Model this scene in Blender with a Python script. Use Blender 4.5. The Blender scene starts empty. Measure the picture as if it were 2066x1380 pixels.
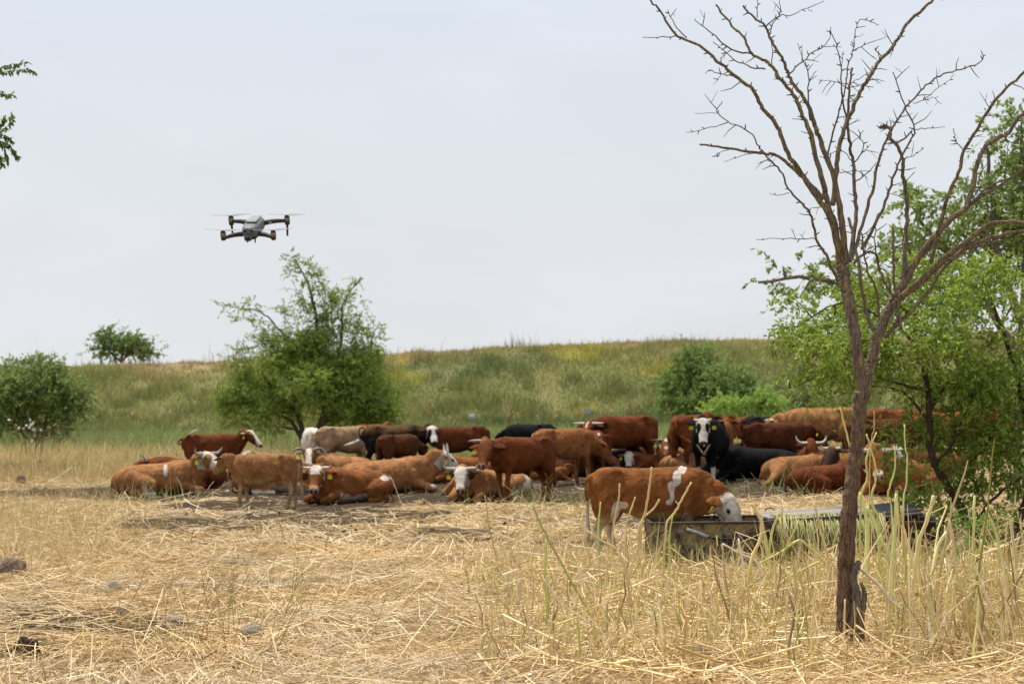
import bpy, math, random
import numpy as np
from mathutils import Vector, Matrix

# ---------------------------------------------------------------- camera, world, sun, exposure
sc = bpy.context.scene
COL = sc.collection
W0, H0, F0 = 2066.0, 1380.0, 4000.0          # the photograph's frame and focal length in its pixels
CAMZ, ROLL = 1.5, 0.012
TILT = math.atan((830 - 690) / F0)
CAM = np.array([0, 0, CAMZ])
_f = np.array([0, math.cos(TILT), math.sin(TILT)])
_r0 = np.array([1.0, 0, 0]); _u0 = np.array([0, -math.sin(TILT), math.cos(TILT)])
_r = _r0 * math.cos(ROLL) - _u0 * math.sin(ROLL)
_u = _u0 * math.cos(ROLL) + _r0 * math.sin(ROLL)
cd = bpy.data.cameras.new('camera'); cam = bpy.data.objects.new('camera', cd); COL.objects.link(cam)
cam.matrix_world = Matrix(((_r[0], _u[0], -_f[0], 0), (_r[1], _u[1], -_f[1], 0), (_r[2], _u[2], -_f[2], CAMZ), (0, 0, 0, 1)))
cd.sensor_width = 36.0; cd.lens = F0 * 36.0 / W0
cd.clip_start = 0.5; cd.clip_end = 5000
cd.dof.use_dof = True; cd.dof.focus_distance = 12.8; cd.dof.aperture_fstop = 5.6
sc.camera = cam

SUN_EL, SUN_AZ = math.radians(68), math.radians(-40)      # azimuth from +Y towards +X
world = bpy.data.worlds.new('World'); sc.world = world; world.use_nodes = True
nt = world.node_tree; nt.nodes.clear()
def wn(t, **k):
    n = nt.nodes.new(t)
    for a, b in k.items(): setattr(n, a, b)
    return n
sky = wn('ShaderNodeTexSky', sky_type='NISHITA', sun_disc=False)
sky.sun_elevation = SUN_EL; sky.sun_rotation = SUN_AZ; sky.dust_density = 4.0; sky.air_density = 1.0
bg1 = wn('ShaderNodeBackground'); bg1.inputs['Strength'].default_value = 0.10
nt.links.new(sky.outputs[0], bg1.inputs['Color'])
# thin high cloud veil over the clear sky: streaks in sky direction, thicker towards the horizon
tc = wn('ShaderNodeTexCoord'); mp = wn('ShaderNodeMapping'); mp.inputs['Scale'].default_value = (1.6, 1.6, 5.0); mp.inputs['Rotation'].default_value = (0.0, 0.12, 0.4)
nt.links.new(tc.outputs['Generated'], mp.inputs['Vector'])
nz = wn('ShaderNodeTexNoise'); nz.inputs['Scale'].default_value = 3.2; nz.inputs['Detail'].default_value = 6; nz.inputs['Roughness'].default_value = 0.5; nz.inputs['Distortion'].default_value = 0.6
nt.links.new(mp.outputs[0], nz.inputs['Vector'])
sx = wn('ShaderNodeSeparateXYZ'); nt.links.new(tc.outputs['Generated'], sx.inputs[0])
el = wn('ShaderNodeMapRange'); el.inputs['From Min'].default_value = 0.0; el.inputs['From Max'].default_value = 0.24; el.inputs['To Min'].default_value = 0.98; el.inputs['To Max'].default_value = 0.93
nt.links.new(sx.outputs['Z'], el.inputs['Value'])
na = wn('ShaderNodeMapRange'); na.inputs['From Min'].default_value = 0.35; na.inputs['From Max'].default_value = 0.65; na.inputs['To Min'].default_value = -0.03; na.inputs['To Max'].default_value = 0.05
nt.links.new(nz.outputs['Fac'], na.inputs['Value'])
ad = wn('ShaderNodeMath', operation='ADD', use_clamp=True); nt.links.new(el.outputs[0], ad.inputs[0]); nt.links.new(na.outputs[0], ad.inputs[1])
bg2 = wn('ShaderNodeBackground'); vc = wn('ShaderNodeMixRGB'); vc.inputs[1].default_value = (0.78, 0.797, 0.818, 1); vc.inputs[2].default_value = (0.755, 0.82, 0.905, 1); ve = wn('ShaderNodeMapRange'); ve.inputs['From Min'].default_value = 0.02; ve.inputs['From Max'].default_value = 0.24; nt.links.new(sx.outputs['Z'], ve.inputs['Value']); nt.links.new(ve.outputs[0], vc.inputs[0]); nt.links.new(vc.outputs[0], bg2.inputs['Color']); bg2.inputs['Strength'].default_value = 1.0
mx = wn('ShaderNodeMixShader'); nt.links.new(ad.outputs[0], mx.inputs[0]); nt.links.new(bg1.outputs[0], mx.inputs[1]); nt.links.new(bg2.outputs[0], mx.inputs[2])
wo = wn('ShaderNodeOutputWorld'); nt.links.new(mx.outputs[0], wo.inputs['Surface'])
sl = bpy.data.lights.new('sun', 'SUN'); sl.energy = 5.0; sl.angle = math.radians(5.0); sl.color = (1.0, 0.95, 0.86)
so = bpy.data.objects.new('sun', sl); COL.objects.link(so)
sdir = Vector((math.sin(SUN_AZ) * math.cos(SUN_EL), math.cos(SUN_AZ) * math.cos(SUN_EL), math.sin(SUN_EL)))
so.rotation_euler = (-sdir).to_track_quat('-Z', 'Y').to_euler()
sc.view_settings.view_transform = 'Standard'; sc.view_settings.look = 'None'
sc.view_settings.exposure = 0.0; sc.view_settings.gamma = 1.0
sc.render.engine = 'CYCLES'
sc.cycles.use_denoising = True
sc.cycles.max_bounces = 6; sc.cycles.diffuse_bounces = 3; sc.cycles.glossy_bounces = 2; sc.cycles.transmission_bounces = 3

# ---------------------------------------------------------------- pixel -> world helpers (photograph pixels)
def ray(px, py): return _f * F0 + _r * (px - W0 / 2) - _u * (py - H0 / 2)
def P(px, py, Y):
    d = ray(px, py); return CAM + d * (Y / d[1])
def G(px, py, z=0.0):
    d = ray(px, py); return CAM + d * ((z - CAMZ) / d[2])
def proj(p):
    q = np.asarray(p, float) - CAM
    k = F0 / (q @ _f)
    return np.stack([W0 / 2 + (q @ _r) * k, H0 / 2 - (q @ _u) * k], -1)

# ---------------------------------------------------------------- noise
def _h(ix, iy, s):
    n = (ix * 374761393 + iy * 668265263 + s * 2147483647) & 0xFFFFFFFF
    n = ((n ^ (n >> 13)) * 1274126177) & 0xFFFFFFFF
    return ((n ^ (n >> 16)) & 0xFFFF) / 65535.0
def vnoise(x, y, s=0):
    x = np.asarray(x, float); y = np.asarray(y, float)
    ix = np.floor(x).astype(np.int64); iy = np.floor(y).astype(np.int64)
    fx = x - ix; fy = y - iy; fx = fx * fx * (3 - 2 * fx); fy = fy * fy * (3 - 2 * fy)
    a = _h(ix, iy, s); b = _h(ix + 1, iy, s); c = _h(ix, iy + 1, s); d = _h(ix + 1, iy + 1, s)
    return (a * (1 - fx) + b * fx) * (1 - fy) + (c * (1 - fx) + d * fx) * fy
def fbm(x, y, s=0, o=4):
    t = 0; a = 0.5; n = 0
    for i in range(o):
        t = t + a * vnoise(np.asarray(x) * 2 ** i + 13.7 * i, np.asarray(y) * 2 ** i - 7.3 * i, s + i); n += a; a *= 0.5
    return t / n
def n3(p, s):
    x, y, z = p[:, 0], p[:, 1], p[:, 2]
    return (np.sin(x * 9.1 + y * 5.3 + s) * np.cos(z * 8.3 - y * 6.1 + s * 1.7) + np.sin(x * 17.0 - z * 13.0 + s * 2.3) * np.cos(y * 15.0 + s)
            + 0.6 * np.sin(x * 31 + y * 27 + z * 11 + s) + 0.4 * np.sin(z * 53 - x * 47 + y * 19 + s * 3)) / 3.0
def smooth(a, b, x):
    t = np.clip((x - a) / (b - a), 0, 1); return t * t * (3 - 2 * t)

# ---------------------------------------------------------------- mesh helpers
def mesh_np(name, V, Fq, C=None, smooth_shade=False):
    """V (n,3), Fq (m,k) constant k, or a list of faces; C (n,3) point colours"""
    V = np.ascontiguousarray(V, np.float32)
    me = bpy.data.meshes.new(name)
    if isinstance(Fq, np.ndarray):
        m, k = Fq.shape
        me.vertices.add(len(V)); me.vertices.foreach_set('co', V.ravel())
        me.loops.add(m * k); me.loops.foreach_set('vertex_index', np.ascontiguousarray(Fq, np.int32).ravel())
        me.polygons.add(m); me.polygons.foreach_set('loop_start', np.arange(0, m * k, k, dtype=np.int32))
        try: me.polygons.foreach_set('loop_total', np.full(m, k, np.int32))
        except Exception: pass
        me.update(calc_edges=True); 
    else:
        me.from_pydata([tuple(map(float, v)) for v in V], [], [tuple(map(int, f)) for f in Fq]); me.update()
    if smooth_shade: me.polygons.foreach_set('use_smooth', np.ones(len(me.polygons), bool))
    if C is not None: set_col(me, C)
    return me
def set_col(me, C):
    a = me.color_attributes.new('Col', 'FLOAT_COLOR', 'POINT')
    C4 = np.ones((len(me.vertices), 4), np.float32); C4[:, :3] = C
    a.data.foreach_set('color', C4.ravel())
def link(name, me, mat=None, parent=None):
    o = bpy.data.objects.new(name, me); COL.objects.link(o)
    if mat is not None and me is not None: me.materials.append(mat)
    if parent is not None: o.parent = parent
    return o
def tag(o, label=None, cat=None, group=None, kind=None):
    if label: o['label'] = label
    if cat: o['category'] = cat
    if group: o['group'] = group
    if kind: o['kind'] = kind
    return o
def empty(name, loc=(0, 0, 0), rz=0.0):
    o = bpy.data.objects.new(name, None); COL.objects.link(o); o.location = tuple(map(float, loc)); o.rotation_euler = (0, 0, rz)
    o.empty_display_size = 0.2
    return o

def catmull(P_, sub):
    P_ = np.asarray(P_, float)
    if len(P_) < 3 or sub < 2:
        t = np.linspace(0, len(P_) - 1, (len(P_) - 1) * max(sub, 1) + 1)
        i = np.minimum(t.astype(int), len(P_) - 2); f = (t - i)[:, None]
        return P_[i] * (1 - f) + P_[i + 1] * f
    Q = np.vstack([2 * P_[0] - P_[1], P_, 2 * P_[-1] - P_[-2]])
    out = []
    for i in range(1, len(Q) - 2):
        p0, p1, p2, p3 = Q[i - 1:i + 3]
        for k in range(sub):
            t = k / sub
            out.append(0.5 * (2 * p1 + (p2 - p0) * t + (2 * p0 - 5 * p1 + 4 * p2 - p3) * t * t + (3 * p1 - p0 - 3 * p2 + p3) * t ** 3))
    out.append(P_[-1]); return np.array(out)

class MB:
    """collects vertices, faces and point colours, then becomes one mesh"""
    def __init__(s): s.V = []; s.F = []; s.C = []; s.n = 0
    def add(s, V, F, c=(1, 1, 1)):
        V = np.asarray(V, float).reshape(-1, 3); c = np.asarray(c, float)
        s.V.append(V); s.F += [tuple(int(i) + s.n for i in f) for f in F]
        s.C.append(np.tile(c, (len(V), 1)) if c.ndim == 1 else c); s.n += len(V)
    def box(s, c, size, col=(1, 1, 1), R=None, bev=0.0):
        x, y, z = np.array(size) / 2.0
        if bev > 0:
            b = bev; pts = []
            for sx_, sy_, sz_ in [(a, b_, c_) for a in (-1, 1) for b_ in (-1, 1) for c_ in (-1, 1)]:
                pts += [(sx_ * (x - b), sy_ * (y - b), sz_ * z), (sx_ * (x - b), sy_ * y, sz_ * (z - b)), (sx_ * x, sy_ * (y - b), sz_ * (z - b))]
            V = np.array(pts); F = hull_faces(V)
        else:
            V = np.array([(a * x, b_ * y, c_ * z) for a in (-1, 1) for b_ in (-1, 1) for c_ in (-1, 1)])
            F = [(0, 1, 3, 2), (4, 6, 7, 5), (0, 4, 5, 1), (2, 3, 7, 6), (0, 2, 6, 4), (1, 5, 7, 3)]
        if R is not None: V = V @ np.asarray(R, float).T
        s.add(V + np.asarray(c, float), F, col)
    def tube(s, pts, rad, n=6, col=(1, 1, 1), cap=True, flat=1.0, up=(0, 0, 1), jit=None):
        V, F = tube(pts, rad, n, cap, flat, up, jit); 
        col = np.asarray(col, float)
        if col.ndim == 2:
            k = len(pts); c = np.repeat(col, n, 0)
            if cap: c = np.vstack([c, col[:1], col[-1:]])
            col = c
        s.add(V, F, col)
    def build(s, name, mat, parent=None, sm=False):
        me = mesh_np(name, np.vstack(s.V), s.F, np.vstack(s.C), sm)
        return link(name, me, mat, parent)
def hull_faces(V):
    import bmesh
    bm = bmesh.new(); vs = [bm.verts.new(tuple(v)) for v in V]
    for i, v in enumerate(vs): v.index = i
    bmesh.ops.convex_hull(bm, input=vs); bm.verts.index_update()
    F = [tuple(v.index for v in f.verts) for f in bm.faces]; bm.free(); return F
def frames(pts, up=(0, 0, 1)):
    pts = np.asarray(pts, float); T = np.gradient(pts, axis=0); T /= np.linalg.norm(T, axis=1)[:, None] + 1e-12
    up = np.asarray(up, float)
    S = np.cross(np.tile(up, (len(pts), 1)), T); L = np.linalg.norm(S, axis=1)
    bad = L < 0.12
    if bad.any():
        S[bad] = np.cross(np.array([0.0, 1, 0.03]), T[bad]) if not bad.all() else np.cross(np.array([0.0, 1.0, 0.1]), T[bad])
        L = np.linalg.norm(S, axis=1)
    S /= L[:, None] + 1e-12
    for i in range(1, len(S)):
        if S[i] @ S[i - 1] < 0: S[i] = -S[i]
    U = np.cross(T, S)
    return T, S, U
def tube(pts, rad, n=6, cap=True, flat=1.0, up=(0, 0, 1), jit=None):
    pts = np.asarray(pts, float); k = len(pts); rad = np.broadcast_to(np.asarray(rad, float), (k,))
    T, S, U = frames(pts, up)
    a = np.arange(n) * 2 * math.pi / n
    R = rad[:, None] * (np.ones((k, n)) if jit is None else jit)
    V = (pts[:, None] + S[:, None] * (np.cos(a)[None, :] * R)[:, :, None] + U[:, None] * (np.sin(a)[None, :] * R * flat)[:, :, None]).reshape(-1, 3)
    F = []
    for i in range(k - 1):
        for j in range(n):
            j2 = (j + 1) % n; F.append((i * n + j, i * n + j2, (i + 1) * n + j2, (i + 1) * n + j))
    if cap:
        V = np.vstack([V, pts[0] - T[0] * rad[0] * .4, pts[-1] + T[-1] * rad[-1] * .4]); b = k * n
        for j in range(n):
            j2 = (j + 1) % n; F.append((b, j2, j)); F.append((b + 1, (k - 1) * n + j, (k - 1) * n + j2))
    return V, F

# ---------------------------------------------------------------- materials
def mat_attr(name, rough=0.7, nscale=0, namt=0.0, bump=0.0, bscale=None, trans=0.0, spec=0.3, coords='Object', sheen=0.0, stretch=None, coat=0.0, metal=0.0):
    m = bpy.data.materials.new(name); m.use_nodes = True; t = m.node_tree; N = t.nodes; L = t.links
    b = N['Principled BSDF']; b.inputs['Roughness'].default_value = rough; b.inputs['Specular IOR Level'].default_value = spec
    b.inputs['Metallic'].default_value = metal
    a = N.new('ShaderNodeAttribute'); a.attribute_name = 'Col'; src = a.outputs['Color']
    tcn = N.new('ShaderNodeTexCoord'); vec = tcn.outputs[coords]
    if stretch:
        mpn = N.new('ShaderNodeMapping'); mpn.inputs['Scale'].default_value = stretch; L.new(vec, mpn.inputs[0]); vec = mpn.outputs[0]
    if nscale:
        n = N.new('ShaderNodeTexNoise'); n.inputs['Scale'].default_value = nscale; n.inputs['Detail'].default_value = 5; n.inputs['Roughness'].default_value = .65
        L.new(vec, n.inputs['Vector'])
        r = N.new('ShaderNodeMapRange'); r.inputs['From Min'].default_value = .25; r.inputs['From Max'].default_value = .75
        r.inputs['To Min'].default_value = 1 - namt; r.inputs['To Max'].default_value = 1 + namt; L.new(n.outputs['Fac'], r.inputs['Value'])
        v = N.new('ShaderNodeVectorMath'); v.operation = 'SCALE'; L.new(src, v.inputs[0]); L.new(r.outputs[0], v.inputs['Scale']); src = v.outputs[0]
    L.new(src, b.inputs['Base Color'])
    if sheen: b.inputs['Sheen Weight'].default_value = sheen; b.inputs['Sheen Roughness'].default_value = .5
    if bump:
        n2 = N.new('ShaderNodeTexNoise'); n2.inputs['Scale'].default_value = bscale or nscale * 2; n2.inputs['Detail'].default_value = 5; L.new(vec, n2.inputs['Vector'])
        bp = N.new('ShaderNodeBump'); bp.inputs['Strength'].default_value = 1.0; bp.inputs['Distance'].default_value = bump; L.new(n2.outputs['Fac'], bp.inputs['Height'])
        L.new(bp.outputs[0], b.inputs['Normal'])
    if trans:
        tr = N.new('ShaderNodeBsdfTranslucent'); L.new(src, tr.inputs['Color']); ms = N.new('ShaderNodeMixShader'); ms.inputs[0].default_value = trans
        L.new(b.outputs[0], ms.inputs[1]); L.new(tr.outputs[0], ms.inputs[2]); L.new(ms.outputs[0], N['Material Output'].inputs['Surface'])
    return m
M_leaf = mat_attr('leaf', rough=.45, trans=.45, spec=.25)
M_leaf_dull = mat_attr('leaf_dull', rough=.7, trans=.48, spec=.05)
M_grass = mat_attr('grass', rough=.8, trans=.25, spec=.1)
M_straw = mat_attr('straw', rough=.55, trans=.12, spec=.25)
M_stalk = mat_attr('stalk', rough=.5, nscale=30, namt=.18, spec=.3, stretch=(1, 1, .2))
M_bark = mat_attr('bark', rough=.9, nscale=38, namt=.45, bump=.012, bscale=45, spec=.1, stretch=(1, 1, .3))
def mat_bark():
    m = bpy.data.materials.new('speckled_bark'); m.use_nodes = True; t = m.node_tree; N = t.nodes; L = t.links; b = N['Principled BSDF']; b.inputs['Roughness'].default_value = .92; b.inputs['Specular IOR Level'].default_value = .1
    tcn = N.new('ShaderNodeTexCoord'); a = N.new('ShaderNodeAttribute'); a.attribute_name = 'Col'
    def nz(scale, st=(1, 1, 1), det=5, ro=.6):
        mp_ = N.new('ShaderNodeMapping'); mp_.inputs['Scale'].default_value = st; L.new(tcn.outputs['Object'], mp_.inputs[0]); n = N.new('ShaderNodeTexNoise'); n.inputs['Scale'].default_value = scale; n.inputs['Detail'].default_value = det; n.inputs['Roughness'].default_value = ro; L.new(mp_.outputs[0], n.inputs['Vector']); return n.outputs['Fac']
    def mr(s_, a_, b_, c, d):
        r = N.new('ShaderNodeMapRange'); r.inputs['From Min'].default_value = a_; r.inputs['From Max'].default_value = b_; r.inputs['To Min'].default_value = c; r.inputs['To Max'].default_value = d; L.new(s_, r.inputs['Value']); return r.outputs[0]
    fis = nz(85, (1, 1, .16)); v = N.new('ShaderNodeVectorMath'); v.operation = 'SCALE'; L.new(a.outputs['Color'], v.inputs[0]); L.new(mr(fis, .35, .65, .35, 1.35), v.inputs['Scale'])
    m1 = N.new('ShaderNodeMixRGB'); L.new(mr(nz(130, (1, 1, .8), 3), .60, .68, 0, .75), m1.inputs[0]); L.new(v.outputs[0], m1.inputs[1]); m1.inputs[2].default_value = (.32, .26, .19, 1)
    m2 = N.new('ShaderNodeMixRGB'); L.new(mr(nz(14, (1, 1, .7), 6, .75), .60, .68, 0, .6), m2.inputs[0]); L.new(m1.outputs[0], m2.inputs[1]); m2.inputs[2].default_value = (.21, .15, .04, 1)
    L.new(m2.outputs[0], b.inputs['Base Color']); bp_ = N.new('ShaderNodeBump'); bp_.inputs['Distance'].default_value = .010; L.new(fis, bp_.inputs['Height']); L.new(bp_.outputs[0], b.inputs['Normal']); return m
M_speck = mat_bark()
M_twig = mat_attr('twig_bark', rough=.9, nscale=20, namt=.3, spec=.1)
M_fur = mat_attr('fur', rough=.75, nscale=13, namt=.30, bump=.012, bscale=34, spec=.05, sheen=.0, stretch=(.5, 1, 1))
M_horn = mat_attr('horn', rough=.4, nscale=20, namt=.15, spec=.4)
M_gloss = mat_attr('gloss', rough=.3, spec=.25)
M_plastic = mat_attr('plastic', rough=.6, spec=.25)
M_blade = mat_attr('blade', rough=.85, spec=.05)
M_rock = mat_attr('rock', rough=.92, nscale=9, namt=.4, bump=.03, bscale=14, spec=.15)
# ================================================================ GROUND
rng = np.random.default_rng(7)
YB, YT = 168.0, 190.0                         # foot and crest of the embankment
_sk = np.array([(-3000, 790), (0, 741), (200, 729), (450, 722), (600, 715), (800, 706), (1000, 697), (1200, 688), (1400, 680), (1540, 676), (1800, 668), (2066, 662), (5000, 640)], float)
_cr = np.array([P(a, b, YT) for a, b in _sk]); _crx, _crz = _cr[:, 0], _cr[:, 2]
def crest(x): return np.interp(x, _crx, _crz)
def hg(x, y):
    x = np.asarray(x, float); y = np.asarray(y, float)
    near = (fbm(x * .8, y * .8, 3) - .5) * .10 * smooth(6, 12, y) * (1 - smooth(60, 90, y))
    mid = (fbm(x * .12, y * .12, 5) - .5) * .5 * smooth(70, 110, y)
    e = smooth(YB, YT, y + (fbm(x * .07, y * .07, 9) - .5) * 5)
    return near + mid * (1 - e) + e * (crest(x) + (fbm(x * .5, y * .5, 11) - .5) * .35 + (fbm(x * .09, y * .09, 12) - .5) * .6 - .55)
def gx(n_in, lim_in, n_out, lim_out):
    a = np.linspace(-lim_in, lim_in, n_in); b = np.geomspace(lim_in, lim_out, n_out)[1:]
    return np.concatenate([-b[::-1], a, b])
ys = np.concatenate([np.linspace(-20, 6, 10), np.geomspace(6.2, 75, 210)[0:], np.linspace(76, 215, 140), np.geomspace(218, 1500, 24)])
xs = gx(260, 14, 60, 900)
XX, YY = np.meshgrid(xs, ys); ZZ = hg(XX, YY)
nx, ny = len(xs), len(ys)
Vg = np.stack([XX, YY, ZZ], -1).reshape(-1, 3)
ii = (np.arange(ny - 1)[:, None] * nx + np.arange(nx - 1)[None, :]).ravel()
Fg = np.stack([ii, ii + 1, ii + nx + 1, ii + nx], 1)

# trodden soil: patches given as photograph-pixel ellipses on the ground plane
SOIL = [(1180, 958, 760, 13, 1.0), (1320, 1000, 330, 12, .9), (1550, 990, 260, 10, .8), (930, 1012, 420, 9, .8), (560, 1022, 260, 10, .6), (170, 1268, 230, 30, 1.1), (60, 1325, 80, 22, .9), (330, 1300, 120, 12, .7), (1190, 1190, 60, 12, .5), (640, 990, 480, 22, 1.0), (1130, 985, 330, 36, 1.0), (1500, 968, 330, 30, 1.0), (1750, 962, 200, 30, .7), (900, 972, 500, 30, 1.0), (110, 997, 200, 10, 1.0), (330, 1003, 190, 10, .8),
        (400, 1062, 190, 18, .6), (620, 1050, 190, 20, .55), (820, 1085, 260, 22, .4), (240, 1268, 220, 26, .65), (60, 1240, 90, 14, .5), (420, 1120, 120, 12, .35), (1150, 1100, 120, 20, .4), (700, 1040, 260, 14, .5),
        (1430, 1150, 160, 22, .8), (1900, 1120, 260, 60, .6), (2000, 1230, 120, 40, .5), (1330, 1060, 200, 22, .45), (20, 1330, 70, 10, .5), (90, 1265, 120, 20, .6), (470, 1200, 80, 10, .4)]
def soilw(x, y):
    p = proj(np.stack([x, y, np.zeros_like(x)], -1)); w = np.zeros(len(x))
    for cx, cy, rx, ry, k in SOIL:
        w = np.maximum(w, k * (1 - smooth(.45, 1.25, ((p[:, 0] - cx) / rx) ** 2 + ((p[:, 1] - cy) / ry) ** 2)))
    return w
def gb(x, y):
    px = W0 / 2 + x / np.maximum(y, 1) * F0
    return np.interp(px, [-400, 0, 450, 700, 1000, 1300, 1450, 1600, 2066], [98, 94, 86, 68, 57, 62, 82, 86, 82])
xf, yf = Vg[:, 0], Vg[:, 1]
ws = soilw(xf, np.maximum(yf, 5)) * (yf > 5)
wg = smooth(-9, 12, yf - gb(xf, yf) + (fbm(xf * .2, yf * .2, 21) - .5) * 22)            # green meadow
n1 = fbm(xf * .11, yf * .16, 31); n2 = fbm(xf * .35, yf * .35, 41); 
straw = np.array([.33, .235, .115]); meadow = np.array([.17, .18, .055])
C = straw[None] * (.85 + .3 * n2[:, None])
C = C * (1 - wg[:, None]) + wg[:, None] * (meadow * (.8 + .5 * n2[:, None]))
def slope_col(x, y, z=None):
    """vegetation colour on the embankment: rusty / straw at the crest, olive and green lower, yellow and blue-green drifts"""
    t = np.clip((y - YB) / (YT - YB), 0, 1)
    a = fbm(x * .10, y * .16, 51); b = fbm(x * .28, y * .34, 61); c = fbm(x * .06 + 4, y * .12, 71)
    g = np.array([.265, .275, .10]); bg = np.array([.175, .22, .085]); ol = np.array([.34, .33, .125]); ru = np.array([.50, .37, .20]); ye = np.array([.55, .48, .10]); stw = np.array([.58, .48, .26])
    o = g[None] * np.ones((len(x), 1))
    def mixc(o, col, w): w = np.clip(w, 0, 1)[:, None]; return o * (1 - w) + col * w
    o = mixc(o, ol, smooth(.2, .75, t + (b - .5) * .9))
    o = mixc(o, ru, smooth(.62, 1.05, t + (a - .5) * 1.1) * .8)
    o = mixc(o, bg, smooth(.53, .66, c) * (1 - smooth(.65, .9, t)) * .8)
    o = mixc(o, ye, smooth(.60, .70, fbm(x * .13 + 9, y * .2, 81)) * smooth(.1, .4, t) * .55)
    o = mixc(o, stw, smooth(.62, .75, b) * .3)
    return o
em = smooth(YB - 6, YB + 2, yf)
C = C * (1 - em[:, None]) + em[:, None] * slope_col(xf, yf) * .75
me = mesh_np('ground', Vg, Fg, C, True)
at = me.attributes.new('soil', 'FLOAT', 'POINT'); at.data.foreach_set('value', ws.astype(np.float32))
at = me.attributes.new('far', 'FLOAT', 'POINT'); at.data.foreach_set('value', np.clip(wg + em, 0, 1).astype(np.float32))
gm = bpy.data.materials.new('ground'); gm.use_nodes = True; t = gm.node_tree; N = t.nodes; L = t.links; b = N['Principled BSDF']
b.inputs['Roughness'].default_value = .95; b.inputs['Specular IOR Level'].default_value = .05
geo = N.new('ShaderNodeNewGeometry'); ac = N.new('ShaderNodeAttribute'); ac.attribute_name = 'Col'; asl = N.new('ShaderNodeAttribute'); asl.attribute_name = 'soil'
def noise(scale, detail=6, rough=.6, stretch=None, dist=0):
    n = N.new('ShaderNodeTexNoise'); n.inputs['Scale'].default_value = scale; n.inputs['Detail'].default_value = detail; n.inputs['Roughness'].default_value = rough; n.inputs['Distortion'].default_value = dist
    if stretch:
        m = N.new('ShaderNodeMapping'); m.inputs['Scale'].default_value = stretch; L.new(geo.outputs['Position'], m.inputs[0]); L.new(m.outputs[0], n.inputs['Vector'])
    else: L.new(geo.outputs['Position'], n.inputs['Vector'])
    return n
def mrange(src, a, b_, c, d):
    r = N.new('ShaderNodeMapRange'); r.inputs['From Min'].default_value = a; r.inputs['From Max'].default_value = b_; r.inputs['To Min'].default_value = c; r.inputs['To Max'].default_value = d; L.new(src, r.inputs['Value']); return r.outputs[0]
nA = noise(24, 8, .75, (1, .55, 1), 1.5); nB = noise(2.2, 6, .6); nC = noise(70, 4, .8, (1, .4, 1), 2)
v = N.new('ShaderNodeVectorMath'); v.operation = 'SCALE'; L.new(ac.outputs['Color'], v.inputs[0]); L.new(mrange(nA.outputs['Fac'], .3, .7, .55, 1.25), v.inputs['Scale'])
sm = N.new('ShaderNodeMixRGB'); sm.blend_type = 'MIX'; sA = N.new('ShaderNodeMixRGB'); sA.inputs[1].default_value = (.035, .024, .016, 1); sA.inputs[2].default_value = (.13, .09, .058, 1)
L.new(mrange(nC.outputs['Fac'], .35, .7, 0, 1), sA.inputs[0])
# soil weight broken up by noise
m1 = N.new('ShaderNodeMath'); m1.operation = 'MULTIPLY_ADD'; L.new(nB.outputs['Fac'], m1.inputs[0]); m1.inputs[1].default_value = 1.0; m1.inputs[2].default_value = -.5
m2 = N.new('ShaderNodeMath'); m2.operation = 'ADD'; L.new(mrange(asl.outputs['Fac'], 0, 1, 0, 1.35), m2.inputs[0]); L.new(m1.outputs[0], m2.inputs[1])
m3 = N.new('ShaderNodeMath'); m3.operation = 'MULTIPLY_ADD'; L.new(nA.outputs['Fac'], m3.inputs[0]); m3.inputs[1].default_value = .9; L.new(m2.outputs[0], m3.inputs[2])
L.new(mrange(m3.outputs[0], .62, .95, 0, 1), sm.inputs[0]); L.new(v.outputs[0], sm.inputs[1]); L.new(sA.outputs[0], sm.inputs[2]); L.new(sm.outputs[0], b.inputs['Base Color'])
bp = N.new('ShaderNodeBump'); bp.inputs['Distance'].default_value = .05; L.new(nA.outputs['Fac'], bp.inputs['Height']); L.new(bp.outputs[0], b.inputs['Normal'])
ground = tag(link('ground', me, gm), kind='structure')

# ---------------------------------------------------------------- vectorised ribbons and blades
def ribbons(name, Pc, D, Lh, Wd, Cc, mat, bend=None, tilt=None):
    """flat straws: centre, unit direction, half length, half width; two quads each with a small bend in the middle"""
    n = len(Pc); up = np.array([0, 0, 1.0]); S = np.cross(D, up); S /= np.linalg.norm(S, axis=1)[:, None]
    if tilt is not None: S = S * np.cos(tilt)[:, None] + up * np.sin(tilt)[:, None]
    B = np.zeros((n, 3)) if bend is None else bend
    a = Pc - D * Lh[:, None]; c = Pc + D * Lh[:, None]; m = Pc + B; w = S * Wd[:, None]
    V = np.stack([a - w, a + w, m - w, m + w, c - w * .8, c + w * .8], 1).reshape(-1, 3)
    i = np.arange(n)[:, None] * 6; F = np.concatenate([i + np.array([[0, 1, 3, 2]]), i + np.array([[2, 3, 5, 4]])], 0)
    return link(name, mesh_np(name, V, F, np.repeat(Cc, 6, 0)), mat)
def blades(name, B, H, Wd, lean, Cc, mat, tipc=None):
    """grass blades: base, height, width, lean vector (n,3); a quad and a tip triangle made of two tris"""
    n = len(B); r = np.random.default_rng(len(name) + n); a = r.uniform(0, math.pi, n)
    S = np.stack([np.cos(a), np.sin(a) * .5, np.zeros(n)], 1) * Wd[:, None]; up = np.array([0, 0, 1.0])
    mid = B + up * (H * .55)[:, None] + lean * .35; tip = B + up * H[:, None] + lean
    V = np.stack([B - S, B + S, mid + S * .8, mid - S * .8, tip], 1).reshape(-1, 3)
    i = np.arange(n)[:, None] * 5
    F = np.concatenate([i + np.array([[0, 1, 2]]), i + np.array([[0, 2, 3]]), i + np.array([[3, 2, 4]])], 0)
    Cv = np.repeat(Cc, 5, 0)
    if tipc is not None: Cv.reshape(n, 5, 3)[:, 4] = tipc
    return link(name, mesh_np(name, V, F, Cv), mat)
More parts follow.
